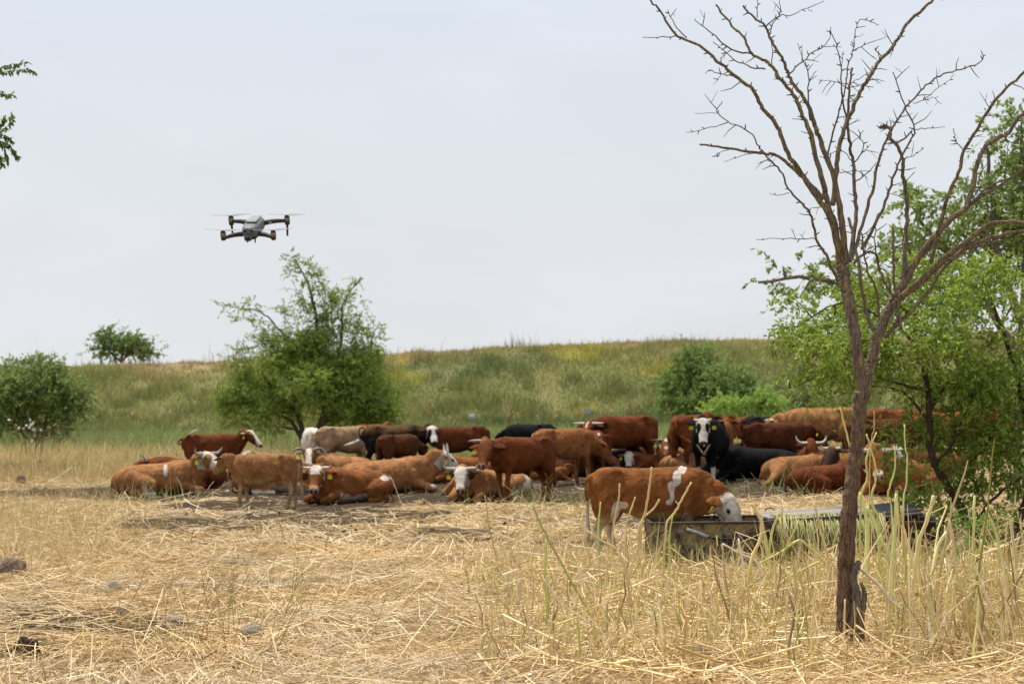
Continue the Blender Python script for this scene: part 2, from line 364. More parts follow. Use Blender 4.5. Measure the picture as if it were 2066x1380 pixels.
def in_view(n, y0, y1, margin=1.12, p=1.0, r=rng):
    """ground points spread over the wedge the lens sees, denser near"""
    u = r.random(n); y = (y0 ** (1 - p) + u * (y1 ** (1 - p) - y0 ** (1 - p))) ** (1 / (1 - p)) if p != 1 else y0 * (y1 / y0) ** u
    x = (r.random(n) * 2 - 1) * (W0 / 2 / F0) * y * margin
    return x, y

STRAWC = np.array([1.02, .99, .88]) * np.array([[.68, .49, .27], [.58, .39, .19], [.80, .63, .40], [.46, .29, .13], [.64, .49, .27], [.32, .20, .10], [.92, .78, .57], [.56, .42, .19]])
STRAWW = np.array([.25, .2, .17, .1, .12, .05, .07, .04])
def strawcol(n, r=rng): return STRAWC[r.choice(len(STRAWC), n, p=STRAWW)] * r.uniform(.78, 1.12, (n, 1))
def lay_straw(name, n, y0, y1, p, Lr, Wr, lift, r, keep_soil=.25):
    x, y = in_view(n, y0, y1, 1.5, p, r)
    w = soilw(x, y) * 1.35 + (fbm(x * 1.3, y * 1.3, 15) - .5) * 1.0
    # a trodden pale path keeps more straw; soil keeps little
    k = r.random(n) > smooth(.25, .75, w) * (1 - keep_soil); x, y = x[k], y[k]; n = len(x)
    flow = (fbm(x * .35, y * .35, 17) - .5) * 5.0
    a = flow + r.normal(0, .75, n); D = np.stack([np.cos(a), np.sin(a), np.where(r.random(n) < .2, r.normal(0, .34, n), r.normal(0, .09, n))], 1); D /= np.linalg.norm(D, axis=1)[:, None]
    Lh = r.gamma(2.2, Lr / 2.2, n); Wd = r.uniform(*Wr, n); z = hg(x, y) + .004 + r.random(n) ** 2 * lift + np.abs(D[:, 2]) * Lh * .8
    bend = np.stack([r.normal(0, .12, n) * Lh, r.normal(0, .12, n) * Lh, r.normal(0, .10, n) * Lh], 1)
    cs = strawcol(n, r) * (.72 + .46 * fbm(x * 2.2, y * 2.2, 19))[:, None]; gr = cs.mean(1, keepdims=True); w_ = (.5 * smooth(.45, .7, fbm(x * .7, y * .7, 23)))[:, None]; cs = cs * (1 - w_ * .5) + gr * np.array([[1.0, .93, .80]]) * w_ * .5
    return ribbons(name, np.stack([x, y, z], 1), D, Lh, Wd, cs, M_straw, bend, r.normal(0, .5, n))
r1 = np.random.default_rng(11)
tag(lay_straw('fallen_straw', 215000, 9.5, 22, 1.2, .098, (.0013, .0043), .05, r1, .10), 'trampled pale straw lying over the foreground field', 'straw', kind='stuff')
tag(lay_straw('straw_litter', 125000, 20, 46, 1.3, .10, (.003, .007), .03, r1, .04), 'thinner straw litter on the trodden ground before the herd', 'straw', kind='stuff')
# ================================================================ GROUND COVER
r2 = np.random.default_rng(23)
def colvar(base, n, r, amt=.25): return np.asarray(base)[None] * r.uniform(1 - amt, 1 + amt, (n, 1)) * r.uniform(.93, 1.07, (n, 3))
# short dry stubble through the foreground
def stubble(name, n, y0, y1, p, H, Wd, lean, cols, dens, r, green=0.0):
    x, y = in_view(int(n * 1.25), y0, y1, 1.42, p, r); k = r.random(len(x)) < dens(x, y); x, y = x[k], y[k]; n = len(x)
    B = np.stack([x, y, hg(x, y) - .01], 1); h = r.gamma(3, H / 3, n)
    ln = np.stack([r.normal(0, lean, n) * h, r.normal(0, lean, n) * h, np.zeros(n)], 1)
    c = np.asarray(cols)[r.integers(0, len(cols), n)] * r.uniform(.75, 1.15, (n, 1))
    return blades(name, B, h, r.uniform(.6, 1.3, n) * Wd, ln, c, M_grass)
DRY = [(.62, .45, .22), (.52, .34, .15), (.74, .58, .33), (.38, .23, .10), (.54, .44, .19)]
tag(stubble('dry_grass', 52000, 10, 30, 1.2, .085, .0026, .7, DRY, lambda x, y: .25 + .75 * smooth(.45, .62, fbm(x * .5, y * .5, 33)), r2), 'short dry grass standing in the foreground straw', 'grass', kind='stuff')
# left side: taller pale dry grass field in front of and beside the herd
def dl(x, y):
    p = proj(np.stack([x, y, np.zeros_like(x)], -1)); return smooth(330, 120, p[:, 0] + (fbm(x * .6, y * .6, 35) - .5) * 260) * (1 - .8 * np.clip(soilw(x, y), 0, 1)) * smooth(17, 21, y)
tag(stubble('tall_dry_grass', 60000, 17, 60, 1.1, .20, .004, .5, DRY[:3] + [(.50, .46, .17)], dl, r2), 'tall pale dry grass on the left of the field', 'grass', kind='stuff')
def dm(x, y):
    p = proj(np.stack([x, y, np.zeros_like(x)], -1)); return np.where(p[:, 0] < 640, 1.0, .55 * (y > 56)) * (1 - smooth(-9, 12, y - gb(x, y) + (fbm(x * .2, y * .2, 21) - .5) * 22))
tag(stubble('pale_dry_grass', 110000, 47, 122, 1.0, .24, .009, .45, DRY[:3] + [(.42, .38, .15)], dm, r2), 'pale dry grass behind the herd', 'grass', kind='stuff')
GRN = [(.26, .31, .11), (.22, .27, .09), (.31, .35, .13), (.36, .35, .15), (.20, .25, .08)]
def dg(x, y): return smooth(-12, 9, y - gb(x, y) + (fbm(x * .2, y * .2, 21) - .5) * 22) * .9 + .05 * (y > 50)
tag(stubble('meadow_grass', 130000, 50, 172, .9, .30, .02, .5, GRN, dg, r2), 'green meadow grass between the herd and the embankment', 'grass', kind='stuff')
# right mid: pale grasses and green patches before the bush
def dr(x, y):
    p = proj(np.stack([x, y, np.zeros_like(x)], -1)); return smooth(1380, 1480, p[:, 0]) * (p[:, 0] < 1750)
tag(stubble('seeding_grass', 9000, 62, 110, 1.0, .62, .012, .35, [(.50, .42, .22), (.42, .37, .18), (.30, .32, .12), (.22, .27, .09)], dr, r2), 'pale seeding grass behind the black cow', 'grass', kind='stuff')
# embankment cover
n = 330000; y = r2.uniform(YB - 4, YT + 3, n); x = r2.uniform(-1.25, 1.25, n) * W0 / 2 / F0 * y
c = slope_col(x, y) * r2.uniform(.6, 1.35, (n, 1)) * r2.uniform(.9, 1.1, (n, 3)); tus = smooth(.38, .72, fbm(x * .55, y * .55, 77)); h = r2.gamma(4, .105, n) * (.5 + 1.0 * tus) * (1 - .6 * smooth(YT - 6, YT - 1, y)); c *= (.78 + .5 * fbm(x * .9, y * .9, 78))[:, None]
ln = np.stack([r2.normal(.1, .25, n), r2.normal(0, .2, n), np.zeros(n)], 1) * h[:, None]
tag(blades('embankment_grass', np.stack([x, y, hg(x, y) - .05], 1), h, r2.uniform(.015, .045, n), ln, c, M_grass), 'rough green, yellow and rusty grass covering the embankment', 'grass', kind='stuff')
# skyline fringe of weeds
n = 9000; x = r2.uniform(-52, 56, n); k = r2.random(n) < .12 + .88 * smooth(.45, .7, fbm(x * .35, x * 0, 91)); x = x[k]; n = len(x)
y = r2.uniform(YT - 3, YT + 3, n); tall = fbm(x * .22, x * 0 + 3, 95)
h = r2.gamma(3, .20, n) * (.5 + 2.0 * smooth(.4, .75, tall)); ln = np.stack([r2.normal(0, .2, n) * h, np.zeros(n), np.zeros(n)], 1)
cc = np.array([(.22, .22, .10), (.36, .29, .15), (.13, .17, .07), (.30, .27, .16)])[r2.integers(0, 4, n)] * r2.uniform(.7, 1.2, (n, 1))
tag(blades('crest_weeds', np.stack([x, y, hg(x, y) - .05], 1), h, r2.uniform(.008, .03, n), ln, cc, M_grass), 'wispy weeds along the embankment crest against the sky', 'weeds', kind='stuff')
# flower heads: yellow drifts and white umbels as small leaf-like flecks
n = 8000; y = r2.uniform(YB, YT, n); x = r2.uniform(-1.1, 1.1, n) * W0 / 2 / F0 * y
k = r2.random(n) < smooth(.55, .68, fbm(x * .13 + 9, y * .2, 81)) + .03; x, y = x[k], y[k]; n = len(x); z = hg(x, y) + r2.uniform(.35, .8, n)
D = r2.normal(0, 1, (n, 3)); D /= np.linalg.norm(D, axis=1)[:, None]
tag(ribbons('yellow_flowers', np.stack([x, y, z], 1), D, np.full(n, .05), np.full(n, .04), colvar((.62, .50, .04), n, r2), M_grass), 'yellow flowers scattered in drifts over the embankment', 'flowers', kind='stuff')
n = 260; y = r2.uniform(85, YB + 12, n); x = r2.uniform(-1.1, 1.1, n) * W0 / 2 / F0 * y; z = hg(x, y) + r2.uniform(.5, .8, n)
D = np.stack([np.ones(n), r2.normal(0, .3, n), r2.normal(0, .2, n)], 1); D /= np.linalg.norm(D, axis=1)[:, None]
tag(ribbons('white_flowers', np.stack([x, y, z], 1), D, np.full(n, .06), np.full(n, .06), colvar((.7, .7, .66), n, r2, .1), M_grass), 'small white flower heads dotted through the meadow', 'flowers', kind='stuff')
# brown dead thistle stems on the slope
def stems(name, B, H, r_, col, r, lean=.1, branch=0, top=None):
    mb = MB()
    for b_, h_ in zip(B, H):
        l = np.array([r.normal(0, lean), r.normal(0, lean), 0]) * h_
        pts = [b_, b_ + np.array([0, 0, h_ * .5]) + l * .3, b_ + np.array([0, 0, h_]) + l]
        cc_ = np.asarray(col[r.integers(0, len(col))]) * r.uniform(.75, 1.2)
        mb.tube(pts, [r_, r_ * .8, r_ * .5], 4, cc_)
        for q in range(branch):
            s_ = b_ + (pts[2] - b_) * r.uniform(.4, .9); d_ = np.array([r.normal(0, 1), r.normal(0, 1), 1.6]); d_ /= np.linalg.norm(d_)
            e_ = s_ + d_ * h_ * r.uniform(.1, .3); mb.tube([s_, e_], [r_ * .6, r_ * .4], 3, cc_)
            if top is not None: mb.tube([e_, e_ + d_ * top], [top * .5, top * .3], 4, cc_ * 1.2)
    return mb
bx_ = [(p_ + r2.normal(0, 3), q_) for p_, q_ in [(1025, 850), (1035, 852), (1052, 849), (1092, 850), (1110, 848), (1115, 851), (1270, 800), (1272, 846), (1218, 842), (905, 850), (700 + 330, 846), (985, 852), (1170, 850), (1340, 845), (870, 852)]]
B = []
for a, b_ in bx_:
    g_ = P(a, b_, YB - 8 + r2.uniform(-4, 4)); B.append(np.array([g_[0], g_[1], float(hg(g_[0], g_[1]))]))
tag(stems('dead_thistles', B, r2.uniform(1.2, 2.6, len(B)), .03, [(.34, .20, .09), (.40, .28, .13)], r2, .12, 7, .12).build('dead_thistles', M_twig), 'rust brown dead thistle stems at the embankment foot', 'weeds', kind='stuff')
# ================================================================ TREES
def unit(v): return v / (np.linalg.norm(v, axis=-1, keepdims=True) + 1e-9)
def leaf_mesh(name, pos, dirs, ll, lw, cols, mat, parent, r, fold=.25, chunk=None):
    """rhombic leaves, slightly folded along the midrib: 2 quads-as-tris each"""
    n = len(pos); side = unit(np.cross(dirs, r.normal(0, 1, (n, 3)))); nrm = np.cross(dirs, side)
    ll = np.broadcast_to(ll, (n,))[:, None]; lw = np.broadcast_to(lw, (n,))[:, None]
    a = pos; t = pos + dirs * ll; m = pos + dirs * ll * .45 - nrm * lw * fold
    V = np.stack([a, m + side * lw + nrm * lw * fold, t, m - side * lw + nrm * lw * fold], 1).reshape(-1, 3)
    i = np.arange(n)[:, None] * 4; F = np.concatenate([i + np.array([[0, 1, 2]]), i + np.array([[0, 2, 3]])], 0)
    return link(name, mesh_np(name, V, F, np.repeat(cols, 4, 0)), mat, parent)
def sprays(base, d, Ls, nl, droop, r, spread=.35, along0=.05):
    """leaf positions and directions along K twigs, plus the twig polylines"""
    K = len(base); t = r.random((K, nl)) * (1 - along0) + along0
    g = np.array([0, 0, -1.0])
    pos = base[:, None] + d[:, None] * (Ls[:, None] * t)[:, :, None] + g * (droop * Ls[:, None] * t ** 2)[:, :, None]
    tang = unit(d[:, None] + g * (2 * droop * t)[:, :, None])
    ld = unit(tang * .8 + r.normal(0, 1, (K, nl, 3)) * .75 + g * .25)
    pos = pos + r.normal(0, 1, pos.shape) * (spread * .06) * Ls[:, None, None]
    tw = np.linspace(0, 1, 4)
    tp = base[:, None] + d[:, None] * (Ls[:, None] * tw)[:, :, None] + g * (droop * Ls[:, None] * tw ** 2)[:, :, None]
    return pos.reshape(-1, 3), ld.reshape(-1, 3), tp
def twig_mesh(name, tps, r0, col, parent, mat=None):
    K, m, _ = tps.shape; T = np.gradient(tps, axis=1); S = unit(np.cross(T, np.array([.1, .2, 1.0]))); U = unit(np.cross(T, S))
    rr = (r0 if np.ndim(r0) else np.full(K, r0))[:, None] * np.linspace(1, .35, m)[None, :]
    V = np.stack([tps + (S * math.cos(a) + U * math.sin(a)) * rr[:, :, None] for a in (0, 2.094, 4.189)], 2).reshape(-1, 3)
    base = (np.arange(K) * m * 3)[:, None, None] + (np.arange(m - 1) * 3)[None, :, None]
    F = []
    for j in range(3):
        j2 = (j + 1) % 3; F.append(np.stack([base[:, :, 0] + j, base[:, :, 0] + j2, base[:, :, 0] + 3 + j2, base[:, :, 0] + 3 + j], -1).reshape(-1, 4))
    F = np.concatenate(F, 0)
    return tag(link(name, mesh_np(name, V, F, np.tile(np.asarray(col), (len(V), 1))), mat or M_twig, parent), kind='stuff')
SUBMIN = [1.0]
def clump_twigs(clumps, Y, r, sc_px, per, Ls, droop, flat=.9, out=1.0, up=.3):
    """clumps: (px, py, rx, ry, dy, density[, tilt]) ellipses in photo pixels given real depth; returns twig bases/dirs"""
    Bs, Ds, LL, W = [], [], [], []
    for cl in clumps:
        cx, cy, rx, ry, dY, den = cl[:6]; c = P(cx, cy, Y + dY); m = (Y + dY) / F0
        if min(rx, ry) > 16 * SUBMIN[0] and len(cl) < 7:
            k = int(r.integers(7, 11)); subs = []
            for q in range(k):
                a_ = r.uniform(0, 2 * math.pi); rr_ = r.random() ** .5 * .78; f_ = r.uniform(.34, .58)
                subs.append((cx + rx * rr_ * math.cos(a_), cy + ry * rr_ * math.sin(a_), rx * f_, ry * f_ * .85, dY + r.normal(0, .45) * max(rx, ry) * m, den * r.choice([.35, .8, 1.2, 1.7]) * 1.0, 0.0))
            b1_, d1_, l1_ = clump_twigs(subs, Y, r, sc_px, per * .62, Ls, droop, flat, out, up); Bs.append(b1_); Ds.append(d1_); LL.append(l1_); continue
        n = max(3, int(per * den * rx * ry * m * m * 3.14))
        u = unit(r.normal(0, 1, (n, 3))) * (r.random((n, 1)) ** .45)
        e = u * np.array([rx * m, max(rx, ry) * m * flat, ry * m])
        if len(cl) > 6:
            a = cl[6]; e = np.stack([e[:, 0] * math.cos(a) - e[:, 2] * math.sin(a), e[:, 1], e[:, 0] * math.sin(a) + e[:, 2] * math.cos(a)], 1)
        Bs.append(c + e); Ds.append(unit(unit(e) * out + r.normal(0, .7, (n, 3)) + np.array([0, 0, up]))); LL.append(r.uniform(.45, 1.2, n) * (1 + .9 * (r.random(n) < .10)) * Ls)
    return np.vstack(Bs), np.vstack(Ds), np.concatenate(LL)
def limb(pts, Y, r0, r1, col, n=7, wob=.0, r=None, sub=4, Ys=None):
    W = np.array([P(a, b, (Y if Ys is None else Ys[i])) for i, (a, b) in enumerate(pts)])
    Q = catmull(W, sub)
    if wob and r is not None: Q[1:-1] += r.normal(0, wob, Q[1:-1].shape)
    return Q, np.linspace(r0, r1, len(Q))
def crown_limbs(mb, root_pts, clumps, Y, r, col, r0, m=6):
    """a limb from the nearest skeleton point to each clump"""
    sk = np.vstack(root_pts)
    for cl in clumps:
        c = P(cl[0], cl[1], Y + cl[4]); cand = sk[sk[:, 2] < c[2] + .2]
        if not len(cand): cand = sk
        j = np.argmin(np.linalg.norm(cand - c, axis=1)); a = cand[j]; mid = (a + c) / 2 + r.normal(0, .06, 3) * np.linalg.norm(c - a) + np.array([0, 0, .08]) * np.linalg.norm(c - a)
        Q = catmull([a, mid, c + (c - a) * .15], 4); mb.tube(Q, np.linspace(r0, r0 * .25, len(Q)), m, col)

# ---- feathery bush in the middle distance
def feather_bush():
    r = np.random.default_rng(41); Y = 74.0; g = G(610, 912)
    root = empty('feathery_tree', (g[0], Y, float(hg(g[0], Y)))); base = np.array(root.location)
    tag(root, 'feathery green tree with upright sprays standing alone behind the cows', 'tree')
    Z = lambda x, y: (400 + x / 3.286, 500 + y / 3.286)
    cl = []
    for x, y, rx, ry, dy, de, *ti in [
        (780, 700, 150, 140, 0, 1), (620, 760, 150, 120, .5, .8), (960, 760, 170, 130, -.3, 1), (1110, 800, 120, 120, .2, .9), (500, 760, 110, 90, -.5, .55), (300, 800, 100, 80, 0, .5), (380, 900, 130, 90, .6, .55),
        (720, 900, 190, 120, -.8, .9), (930, 940, 190, 130, -.2, 1.1), (1130, 960, 150, 130, .4, 1.1), (1200, 1060, 100, 90, -.4, 1), (1050, 1090, 150, 70, .3, 1), (560, 980, 160, 100, .1, .7), (330, 1010, 130, 80, .4, .6),
        (200, 1070, 70, 70, 0, .7), (230, 960, 60, 70, 0, .25), (420, 1110, 140, 70, -.5, .75), (640, 1080, 140, 60, .3, .5), (850, 1080, 130, 70, .5, .8), (280, 700, 70, 40, 0, .35), (200, 745, 60, 30, .3, .2), (1230, 900, 60, 100, .4, .35), (250, 1150, 90, 45, -.2, .5), (480, 1190, 110, 40, .3, .5), (1150, 1140, 110, 50, 0, .9), (950, 1150, 110, 40, .2, .7), (1300, 1090, 70, 60, 0, .5), (180, 1010, 70, 80, .2, .4), (330, 880, 80, 60, .2, .5), (1300, 1000, 50, 100, .7, .15), (1350, 960, 70, 60, .5, .1),
        (470, 590, 90, 60, 0, .55), (560, 620, 90, 70, .2, .6), (620, 560, 60, 80, 0, .35), (400, 500, 90, 28, 0, .5, -.35), (300, 400, 110, 28, 0, .4, -.1), (360, 365, 50, 22, 0, .6, -.5), (200, 385, 80, 14, 0, .35), (300, 475, 80, 20, 0, .5, -.2), (450, 640, 60, 55, 0, .5), (340, 620, 60, 12, 0, .35, .1),
        (560, 450, 30, 55, 0, .55, .3), (590, 380, 50, 30, 0, .5, .4), (610, 460, 50, 40, 0, .3), (690, 110, 65, 38, 0, .65, -.5), (620, 80, 65, 20, 0, .6, -.1), (625, 50, 16, 34, 0, .7), (740, 170, 62, 50, 0, .6), (790, 230, 55, 60, 0, .4), (710, 290, 60, 50, 0, .5), (700, 390, 60, 55, 0, .5), (740, 470, 55, 60, 0, .5), (620, 180, 48, 16, 0, .45), (650, 250, 42, 30, 0, .25), (820, 310, 50, 50, 0, .35),
        (870, 400, 42, 110, 0, 1.5, -.35), (820, 520, 50, 60, 0, 1.3, -.3), (960, 330, 90, 42, 0, .6), (1010, 280, 70, 22, 0, .7, .8), (1060, 210, 50, 12, 0, .6, .5), (950, 430, 80, 80, 0, .6), (1040, 480, 80, 60, 0, .45), (1050, 360, 60, 20, 0, .4), (1130, 520, 80, 24, 0, .6), (980, 560, 110, 60, 0, .55), (1080, 600, 90, 50, 0, .7), (1170, 600, 60, 60, 0, .25), (900, 600, 80, 70, 0, .9), (760, 610, 90, 50, 0, .9)]:
        a, b_ = Z(x, y); cl.append((a, b_, rx / 3.286, ry / 3.286, dy, de * (.45 if y < 640 else .9), *ti))
    B, D, Ls = clump_twigs(cl, Y, r, 0, 330, .46, .25, flat=.8, up=.35)
    k = (B[:, 2] > base[2] + .3); B, D, Ls = B[k], D[k], Ls[k]
    pos, ld, tp = sprays(B, D, Ls, 16, .25, r)
    hue = np.repeat(fbm(B[:, 0] * 1.3, B[:, 2] * 1.3, 5), 16); n = len(pos)
    c = np.array([.21, .31, .065])[None] * (1 - hue[:, None]) + np.array([.38, .47, .10])[None] * hue[:, None]; c *= r.uniform(.7, 1.25, (n, 1))
    leaf_mesh('foliage', pos - base, ld, r.uniform(.06, .11, n), r.uniform(.014, .024, n), c, M_leaf_dull, root, r)
    twig_mesh('twig', tp - base, .006, (.10, .075, .05), root)
    mb = MB(); col = (.085, .06, .045); sk = []
    for pts, r0, r1_ in [([(705, 1320), (700, 1230), (640, 1080), (540, 970), (470, 900), (420, 820)], .13, .04), ([(700, 1310), (660, 1220), (590, 1130), (470, 1095), (330, 1060)], .10, .03), ([(720, 1320), (810, 1180), (850, 1000), (850, 900), (800, 760), (780, 700), (785, 520), (760, 350), (720, 220), (660, 120), (625, 60)], .15, .012),
                         ([(715, 1330), (700, 1240), (610, 1200), (510, 1190)], .07, .02), ([(850, 960), (780, 870), (720, 800), (620, 640), (520, 520), (440, 440), (300, 400), (150, 380)], .07, .012), ([(850, 900), (930, 700), (955, 560), (950, 400), (1000, 300), (1090, 200)], .07, .012), ([(850, 980), (1000, 900), (1120, 820), (1150, 600), (1190, 520)], .07, .012), ([(820, 1180), (1000, 1050), (1200, 1020)], .07, .02), ([(760, 850), (640, 880), (560, 840)], .05, .02)]:
        Q, R = limb([Z(*p) for p in pts], Y, r0, r1_, col, wob=.02, r=r); sk.append(Q)
        mb.tube(Q - base, R, 6, col)
    mb.build('trunk', M_bark, root)
feather_bush()

def round_bush(name, label, clumps, Y, per, Ls, leaf, c0, c1, seed, trunks, mat=None, nl=14, foot=None, cat='bush', up=.3, droop=.15, tcol=(.085, .06, .045), tr=.06, limbs=True):
    r = np.random.default_rng(seed); fx, fy = foot; fp = P(fx, fy, Y); z0 = float(hg(fp[0], Y))
    root = empty(name, (fp[0], Y, z0)); base = np.array(root.location); tag(root, label, cat)
    B, D, L_ = clump_twigs(clumps, Y, r, 0, per * 9, Ls, droop, up=up)
    k = B[:, 2] > z0 + .05; B, D, L_ = B[k], D[k], L_[k]
    pos, ld, tp = sprays(B, D, L_, nl, droop, r); hue = np.repeat(fbm(B[:, 0] * (1.2 / Ls * .5), B[:, 2] * (1.2 / Ls * .5), 5), nl)[:, None]; n = len(pos)
    c = 1.75 * (np.asarray(c0)[None] * (1 - hue) + np.asarray(c1)[None] * hue) * r.uniform(.7, 1.25, (n, 1))
    leaf_mesh('foliage', pos - base, ld, r.uniform(.7, 1.3, n) * leaf, r.uniform(.2, .34, n) * leaf, c, mat or M_leaf_dull, root, r)
    twig_mesh('twig', tp - base, Ls * .012, tcol, root)
    mb = MB(); sk = []
    for pts in trunks:
        Q, R = limb(pts, Y, tr, tr * .3, tcol, wob=tr * .2, r=r); sk.append(Q); mb.tube(Q - base, R, 6, tcol)
    if limbs:
        m2 = MB(); crown_limbs(m2, sk, clumps, Y, r, tcol, tr * .45); 
        m2.V = [v - base for v in m2.V]; mb.V += m2.V; mb.F += [tuple(i + mb.n for i in f) for f in m2.F]; mb.C += m2.C; mb.n += m2.n
    mb.build('trunk', M_bark, root)
    return root
round_bush('rounded_bush', 'dark rounded bush at the left edge with bare twigs showing inside', [(60, 800, 75, 60, 0, .7), (10, 790, 50, 60, 1, .9), (110, 790, 60, 50, -.5, .8), (70, 755, 60, 28, 0, 1), (55, 735, 45, 14, 0, .6), (140, 830, 38, 40, 0, .9), (20, 850, 50, 40, 0, .7), (110, 850, 50, 36, 0, .7), (-30, 820, 40, 70, 0, .8), (165, 800, 18, 26, 0, .3), (70, 727, 22, 6, 0, .6), (90, 780, 50, 30, -1.5, .9)],
           102, 5.0, .85, .17, (.12, .155, .05), (.19, .23, .075), 51, [[(66, 898), (64, 860), (60, 810), (50, 770)], [(66, 898), (90, 850), (120, 800)], [(66, 898), (30, 850), (0, 790)]], foot=(66, 898), tcol=(.12, .09, .07), tr=.10)
round_bush('spreading_tree', 'flat topped dark green tree on the left skyline', [(250, 695, 40, 12, 0, .9), (215, 680, 18, 9, 0, .9), (212, 674, 12, 7, 0, .9), (285, 705, 22, 12, 0, .9), (305, 715, 12, 7, 0, .7), (230, 710, 26, 12, 0, .7), (198, 706, 14, 9, 0, .7), (270, 688, 18, 7, 0, 1), (240, 684, 20, 7, 0, .7), (262, 716, 30, 8, 0, .6)],
           196, 3.4, 1.0, .28, (.07, .11, .03), (.13, .18, .045), 52, [[(245, 732), (246, 715), (240, 695)], [(245, 732), (258, 712), (275, 698)], [(245, 730), (225, 712), (210, 690)]], foot=(246, 732), cat='tree', tr=.16)
round_bush('tall_bush', 'large billowing mid green bush at the foot of the embankment', [(1400, 745, 40, 30, 0, .8), (1420, 722, 22, 14, 0, .7), (1365, 780, 38, 32, 0, 1), (1350, 810, 26, 24, 0, 1), (1440, 780, 46, 34, -1.5, 1), (1480, 765, 38, 24, -1, .9), (1500, 795, 36, 30, -.5, .9), (1430, 812, 50, 22, -2, 1), (1385, 815, 36, 20, -1, 1), (1395, 770, 30, 30, 0, .9), (1440, 740, 24, 14, 0, .6)],
           160, 4.0, 1.4, .24, (.10, .15, .045), (.175, .235, .07), 53, [[(1420, 868), (1415, 800), (1405, 750)], [(1420, 868), (1460, 800), (1480, 770)], [(1420, 868), (1380, 820), (1360, 790)]], foot=(1420, 866), tr=.12)
round_bush('leafy_bush', 'low yellow green bush right of the billowing bush', [(1470, 818, 36, 16, 0, 1), (1545, 812, 30, 18, 0, 1), (1510, 822, 30, 14, .4, 1), (1440, 830, 26, 10, .4, .8), (1570, 820, 20, 14, 0, .8)],
           130, 6, .8, .20, (.15, .22, .05), (.24, .31, .07), 54, [[(1510, 862), (1500, 830), (1470, 812)], [(1510, 862), (1530, 830), (1550, 812)]], foot=(1510, 860), tr=.07)
round_bush('grey_bush', 'thin grey twiggy bush under the hanging green branches', [(1570, 775, 36, 26, 0, .25), (1610, 790, 36, 30, 0, .35), (1590, 810, 40, 20, 0, .3), (1640, 810, 40, 26, 0, .6), (1690, 815, 40, 22, 0, .7)],
           140, 5, .9, .2, (.13, .16, .06), (.2, .22, .09), 55, [[(1580, 860), (1575, 820), (1560, 780)], [(1580, 860), (1600, 810), (1620, 780)], [(1580, 860), (1590, 830), (1640, 800)]], foot=(1580, 862), tcol=(.2, .16, .12), tr=.12)

